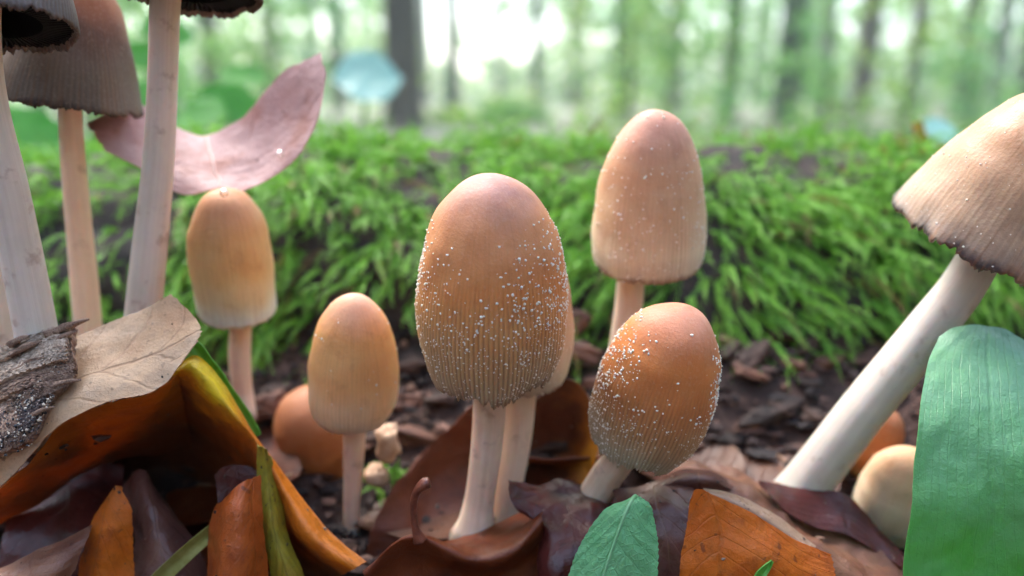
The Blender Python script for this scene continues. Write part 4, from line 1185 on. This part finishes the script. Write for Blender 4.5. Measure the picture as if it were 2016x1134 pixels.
def specks():
    rr = np.random.default_rng(55)
    C = np.concatenate([t[rr.integers(0, len(t), 16)] for t in DEAD_TOPS])
    C = C + rr.normal(size=C.shape) * .0001
    R_ = .00004 + .00018 * rr.random(len(C)) ** 3
    pal = np.array([(.02, .013, .010), (.05, .03, .02), (.30, .20, .13), (.10, .06, .04)])
    V, F = blobs(C, R_, rr, .6 + .9 * rr.random((len(C), 3)))
    o = mesh_np("soil_specks", V, F, M['crumbs'], smooth=False, attrs={"col": np.repeat(pal[rr.integers(0, 4, len(C))], 12, 0)})
    props(o, "tiny specks of soil and debris scattered on the leaves", "soil", kind="stuff")
specks()

# ------------------------------------------------------------------ low plants behind the log
def plant(name, label, leaves, foot, mat):
    root = empty(name, foot); props(root, label, "plant", "low plants behind the log")
    for i, (px, py, Y, L, W, tilt, yaw) in enumerate(leaves):
        c = at(px, py, Y)
        vs = np.linspace(-.5, .5, 5); ctrl = np.zeros((5, 5, 3))
        for a, v in enumerate(vs):
            w = max(math.cos(v * math.pi), 0.0) ** .42 + .05
            for b, u in enumerate(np.linspace(-.5, .5, 5)):
                ctrl[a, b] = (v * L, u * W * w, -.12 * L * v * v + .06 * abs(u) * W * w)
        ct, st_ = math.cos(tilt), math.sin(tilt); cy, sy = math.cos(yaw), math.sin(yaw)
        R = np.array([[cy, -sy, 0], [sy, cy, 0], [0, 0, 1]]) @ np.array([[1, 0, 0], [0, ct, -st_], [0, st_, ct]])
        sheet("leaf", ctrl @ R.T + c, M[mat], nu=14, nv=18, rag=0, seed=i, parent=root, origin=foot, th=.0004)
        tube("stalk", [np.array(foot), (np.array(foot) + c) / 2 + np.array([0, .006, .01]), c + np.array([0, .001, -.0006])], [.0012, .001, .0007], M['sprig'], root, foot, ns=8, nr=16)
def gz(px, Y):
    x = (px - 1008) / FPX * Y
    return np.array([x, Y, ground_z(x, Y)])
plant("woodland_plant", "low plant with a single pale bluish leaf catching skylight", [(724, 152, .36, .031, .030, .78, .3)], gz(700, .37), 'bg_leaf_teal')
plant("woodland_plant", "leafy green plant behind the pink leaf", [(440, 205, .30, .028, .016, 1.1, .1), (395, 225, .29, .026, .014, .9, -.5), (280, 110, .33, .028, .012, 1.2, 1.2), (330, 60, .4, .03, .016, 1.1, .9), (480, 150, .42, .028, .016, .8, .4), (300, 190, .36, .026, .014, 1.0, .7)], gz(390, .34), 'bg_leaf_green')
plant("woodland_plant", "leafy green plant seen between the pale stems", [(60, 280, .24, .03, .013, 1.0, .2), (110, 315, .23, .024, .012, .7, -.2), (230, 345, .22, .022, .013, .8, .4), (215, 290, .26, .026, .014, 1.2, -.3), (40, 250, .3, .03, .016, 1.0, .5)], gz(120, .25), 'bg_leaf_green')
plant("woodland_plant", "small plant with bluish leaf beside the yellow scrap", [(1862, 268, .25, .014, .016, .62, .2)], gz(1862, .26), 'bg_leaf_teal')

# ------------------------------------------------------------------ woodland beyond
def leaf_cards(C, size, rr, col):
    n = len(C)
    d = norm(rr.normal(size=(n, 3)) * np.array([1, 1, .5])); nn = norm(rr.normal(size=(n, 3)) + np.array([0, 0, .8]))
    s = norm(np.cross(d, nn))
    up = np.cross(s, d)
    size = size[:, None]
    V = np.stack([C - d * size * .5, C + s * size * .32 + up * size * .05, C + d * size * .5, C - s * size * .32 + up * size * .05], 1)
    F = (np.arange(n) * 4)[:, None] + np.arange(4)[None]
    return V.reshape(-1, 3), F, np.repeat(col, 4, 0)

PAL = np.array([(.14, .33, .08), (.21, .43, .11), (.29, .52, .14), (.19, .42, .17), (.38, .52, .11)])
def ground_at(px, Y):
    x = (px - 1008) / FPX * Y / CP
    return np.array([x, Y, ground_z(x, Y) - .05])

def tree(label, px, Y, wpx, height, crown_base, mat, seed, lean=0.0, group="trees of the wood"):
    rr = np.random.default_rng(seed)
    b = ground_at(px, Y); r = wpx / 2 * pxm(Y)
    root = empty("tree", b); props(root, label, "tree", group)
    hs = np.array([0, .15, .5, 1.5, 4, height * .6, height])
    pts = [b + np.array([lean * h + .02 * r * rr.normal() * h, 0, h]) for h in hs]
    tr = tube("trunk", pts, [r * 1.5, r * 1.2, r * 1.05, r, r * .9, r * .6, r * .15], M[mat], root, b, ns=14, nr=30, wob=.12, seed=seed)
    for q in range(5):
        h = crown_base + (height - crown_base) * q / 6
        a = rr.uniform(0, 6.28); L = rr.uniform(1.2, 2.4)
        p0 = b + np.array([lean * h, 0, h]); p2 = p0 + np.array([math.cos(a) * L, math.sin(a) * L, L * .6])
        tube("limb", [p0, (p0 + p2) / 2 + np.array([0, 0, -.1]), p2], [r * .35, r * .25, r * .08], M[mat], tr, b, ns=7, nr=8)
    n = 420
    t = rr.random(n); h = crown_base + (height - crown_base) * t
    rad = (2.2 * np.sin(np.clip(t * .9 + .1, 0, 1) * math.pi) + .4) * np.sqrt(rr.random(n)); a = rr.random(n) * 6.28
    C = b + np.stack([lean * h + np.cos(a) * rad, np.sin(a) * rad, h], -1)
    V, F, c = leaf_cards(C, .22 + .2 * rr.random(n), rr, PAL[rr.choice(5, n)])
    mesh_np("crown", V, F, M['crown'], root, b, attrs={"col": c})

trunks = [(806, 6.0, 66, "thick dark tree trunk standing nearest beyond the log"),
          (1513, 7.5, 46, "dark straight trunk rising behind the tall tan mushroom"),
          (1962, 8.5, 42, "grey-green trunk above the wet slanting cap"),
          (455, 9.0, 36, "dim trunk above the tip of the pink leaf"),
          (1410, 9.5, 32, None), (1210, 10.0, 26, None), (1838, 11.0, 30, None), (900, 11.5, 26, None), (1055, 14, 20, None), (1655, 12, 38, None),
          (570, 13, 26, None), (690, 16, 24, None), (255, 10, 36, None), (380, 14, 26, None), (130, 12, 30, None), (1120, 20, 22, None), (1310, 18, 26, None), (1580, 17, 26, None), (1750, 16, 28, None), (1905, 18, 24, None), (-120, 9, 40, None), (2150, 10, 40, None), (640, 22, 20, None), (1460, 22, 20, None), (-20, 15, 28, None), (2050, 15, 30, None), (850, 24, 16, None), (985, 26, 14, None)]
for i, (px, Y, w, lb) in enumerate(trunks):
    tree(lb or "slim woodland tree with leafy crown among the far trunks", px, Y, w, 10 + (i * 37 % 5), 4.6 + .05 * Y, 'bark' if i % 3 else 'bark_brown', 100 + i, lean=.02 * math.sin(i * 2.3), group="trees of the wood")

def sapling(px, Y, h, n, seed, spread):
    rr = np.random.default_rng(seed)
    b = ground_at(px, Y)
    root = empty("sapling", b); props(root, "young leafy sapling in the sunlit undergrowth", "sapling", "saplings in the undergrowth")
    top = b + np.array([rr.normal() * .1, rr.normal() * .1, h])
    tube("stem", [b, (b + top) / 2 + np.array([.04, 0, 0]), top], [.02, .014, .005], M['bark_brown'], root, b, ns=6, nr=8)
    t = rr.random(n) ** .8
    nb = 9
    br = rr.integers(0, nb, n); bd = rr.random(nb) * 6.28; bh = rr.random(nb)
    tt = np.clip(bh[br] * .9 + rr.normal(size=n) * .10, .04, 1.05)
    rad = spread * (1.1 - tt * .6) * rr.random(n); a = bd[br] + rr.normal(size=n) * .45
    C = b + np.stack([np.cos(a) * rad, np.sin(a) * rad, tt * h], -1)
    base = PAL[rr.integers(0, 5)]
    V, F, c = leaf_cards(C, (.07 + .06 * rr.random(n)) * (1 + Y * .02), rr, base * .6 + PAL[rr.choice(5, n)] * .4)
    mesh_np("crown", V, F, M['crown'], root, b, attrs={"col": c})
rs = random.Random(21)
for i in range(64):
    px = rs.uniform(-250, 2270); Y = rs.uniform(5, 20)
    gap = 815 < px < 1075
    h = rs.uniform(.9, 2.2) if not gap else rs.uniform(.3, .5) * Y / 14
    if not gap: h *= .55 + Y / 16
    sapling(px, Y, h, 190, 300 + i, .45 + .02 * Y)

def far_wood():
    rr = np.random.default_rng(77)
    Cs = []
    n = 21000
    a = rr.uniform(-50, 50, n * 3); d = rr.uniform(29, 32, n * 3)
    x = np.tan(np.radians(a)) * d; y = d
    px = 1008 + x / y * FPX * CP
    h = rr.random(n * 3) * 7.5
    lim = np.array([4.6 + 2.2 * mnoise.noise((p * .15, 2.0, 0)) for p in x])
    gap = ((px > 825) & (px < 1068))
    lim = np.where(gap, 1.45 + .4 * np.sin(x * 1.3), lim)
    hole = np.array([mnoise.noise((p * .95, q * .95, 3.0)) + .5 * mnoise.noise((p * 2.1, q * 2.1, 8.0)) for p, q in zip(x, h)])
    thr = np.where(h > lim, np.where(gap, -.12, -.22), np.where(h > 2.0, .24, .9))
    k = hole < thr
    C = np.stack([x, y, h - .3], -1)[k][:n]
    c = PAL[rr.choice(5, len(C))] * (.8 + .4 * rr.random((len(C), 1)))
    nb = 12000                                   # the wood closes round behind the viewer as well
    ab = np.radians(rr.uniform(56, 304, nb)); db = rr.uniform(8, 16, nb)
    hb = 7.0 * rr.random(nb) ** 1.2
    Cb = np.stack([np.sin(ab) * db, np.cos(ab) * db, hb - .2], -1)
    AUT = np.array([(.10, .13, .05), (.20, .11, .05), (.12, .09, .07), (.28, .16, .06), (.08, .12, .05)])
    C = np.concatenate([C, Cb]); c = np.concatenate([c, AUT[rr.choice(5, nb)]])
    V, F, c = leaf_cards(C, np.concatenate([.26 + .26 * rr.random(len(C) - nb), .45 + .4 * rr.random(nb)]), rr, c)
    o = mesh_np("far_wood", V, F, M['crown'], attrs={"col": c})
    props(o, "far-off pale green wood with bright sky showing through", "wood", kind="stuff")
far_wood()

def ground_cover():
    rr = np.random.default_rng(31)
    n = 9000
    y = .32 + 8.5 * rr.random(n) ** 2.2
    x = rr.uniform(-1, 1, n) * (.25 + y * .85)
    k = np.array([mnoise.noise((a * 1.1, b * 1.1, 4.0)) + .25 > rr.random() * .7 for a, b in zip(x, y)])
    x, y = x[k], y[k]; n = len(x)
    z = np.array([ground_z(a, b) for a, b in zip(x, y)]) + .008 + .05 * rr.random(n) * np.clip(y, .2, 1.5)
    brown = rr.random(n) < .5
    c = np.where(brown[:, None], np.array([.28, .22, .17]), PAL[rr.choice(5, n)] * .9)
    V, F, c = leaf_cards(np.stack([x, y, z], -1), (.012 + .02 * rr.random(n)) * (.8 + np.clip(y, 0, 3) * .8), rr, c)
    o = mesh_np("ground_cover", V, F, M['crown'], attrs={"col": c})
    props(o, "low green plants and dead leaves covering the forest floor", "ground cover", kind="stuff")
ground_cover()

# ------------------------------------------------------------------ hazy woodland air
def haze():
    n = NT("woodland_air")
    v = n.n("ShaderNodeVolumePrincipled")
    v.inputs["Color"].default_value = (.88, 1.0, .90, 1)
    v.inputs["Density"].default_value = .009
    v.inputs["Anisotropy"].default_value = .3
    n.t.links.new(v.outputs[0], n.out.inputs["Volume"])
    x, z0, z1 = 134.0, -1.6, 16.5
    V = [(-x, -x, z0), (x, -x, z0), (x, x, z0), (-x, x, z0), (-x, -x, z1), (x, -x, z1), (x, x, z1), (-x, x, z1)]
    F = [[0, 3, 2, 1], [4, 5, 6, 7], [0, 1, 5, 4], [1, 2, 6, 5], [2, 3, 7, 6], [3, 0, 4, 7]]
    o = mesh_np("haze", V, F, n.m, smooth=False)
    props(o, "pale bright haze filling the wood", "haze", kind="stuff")
haze()
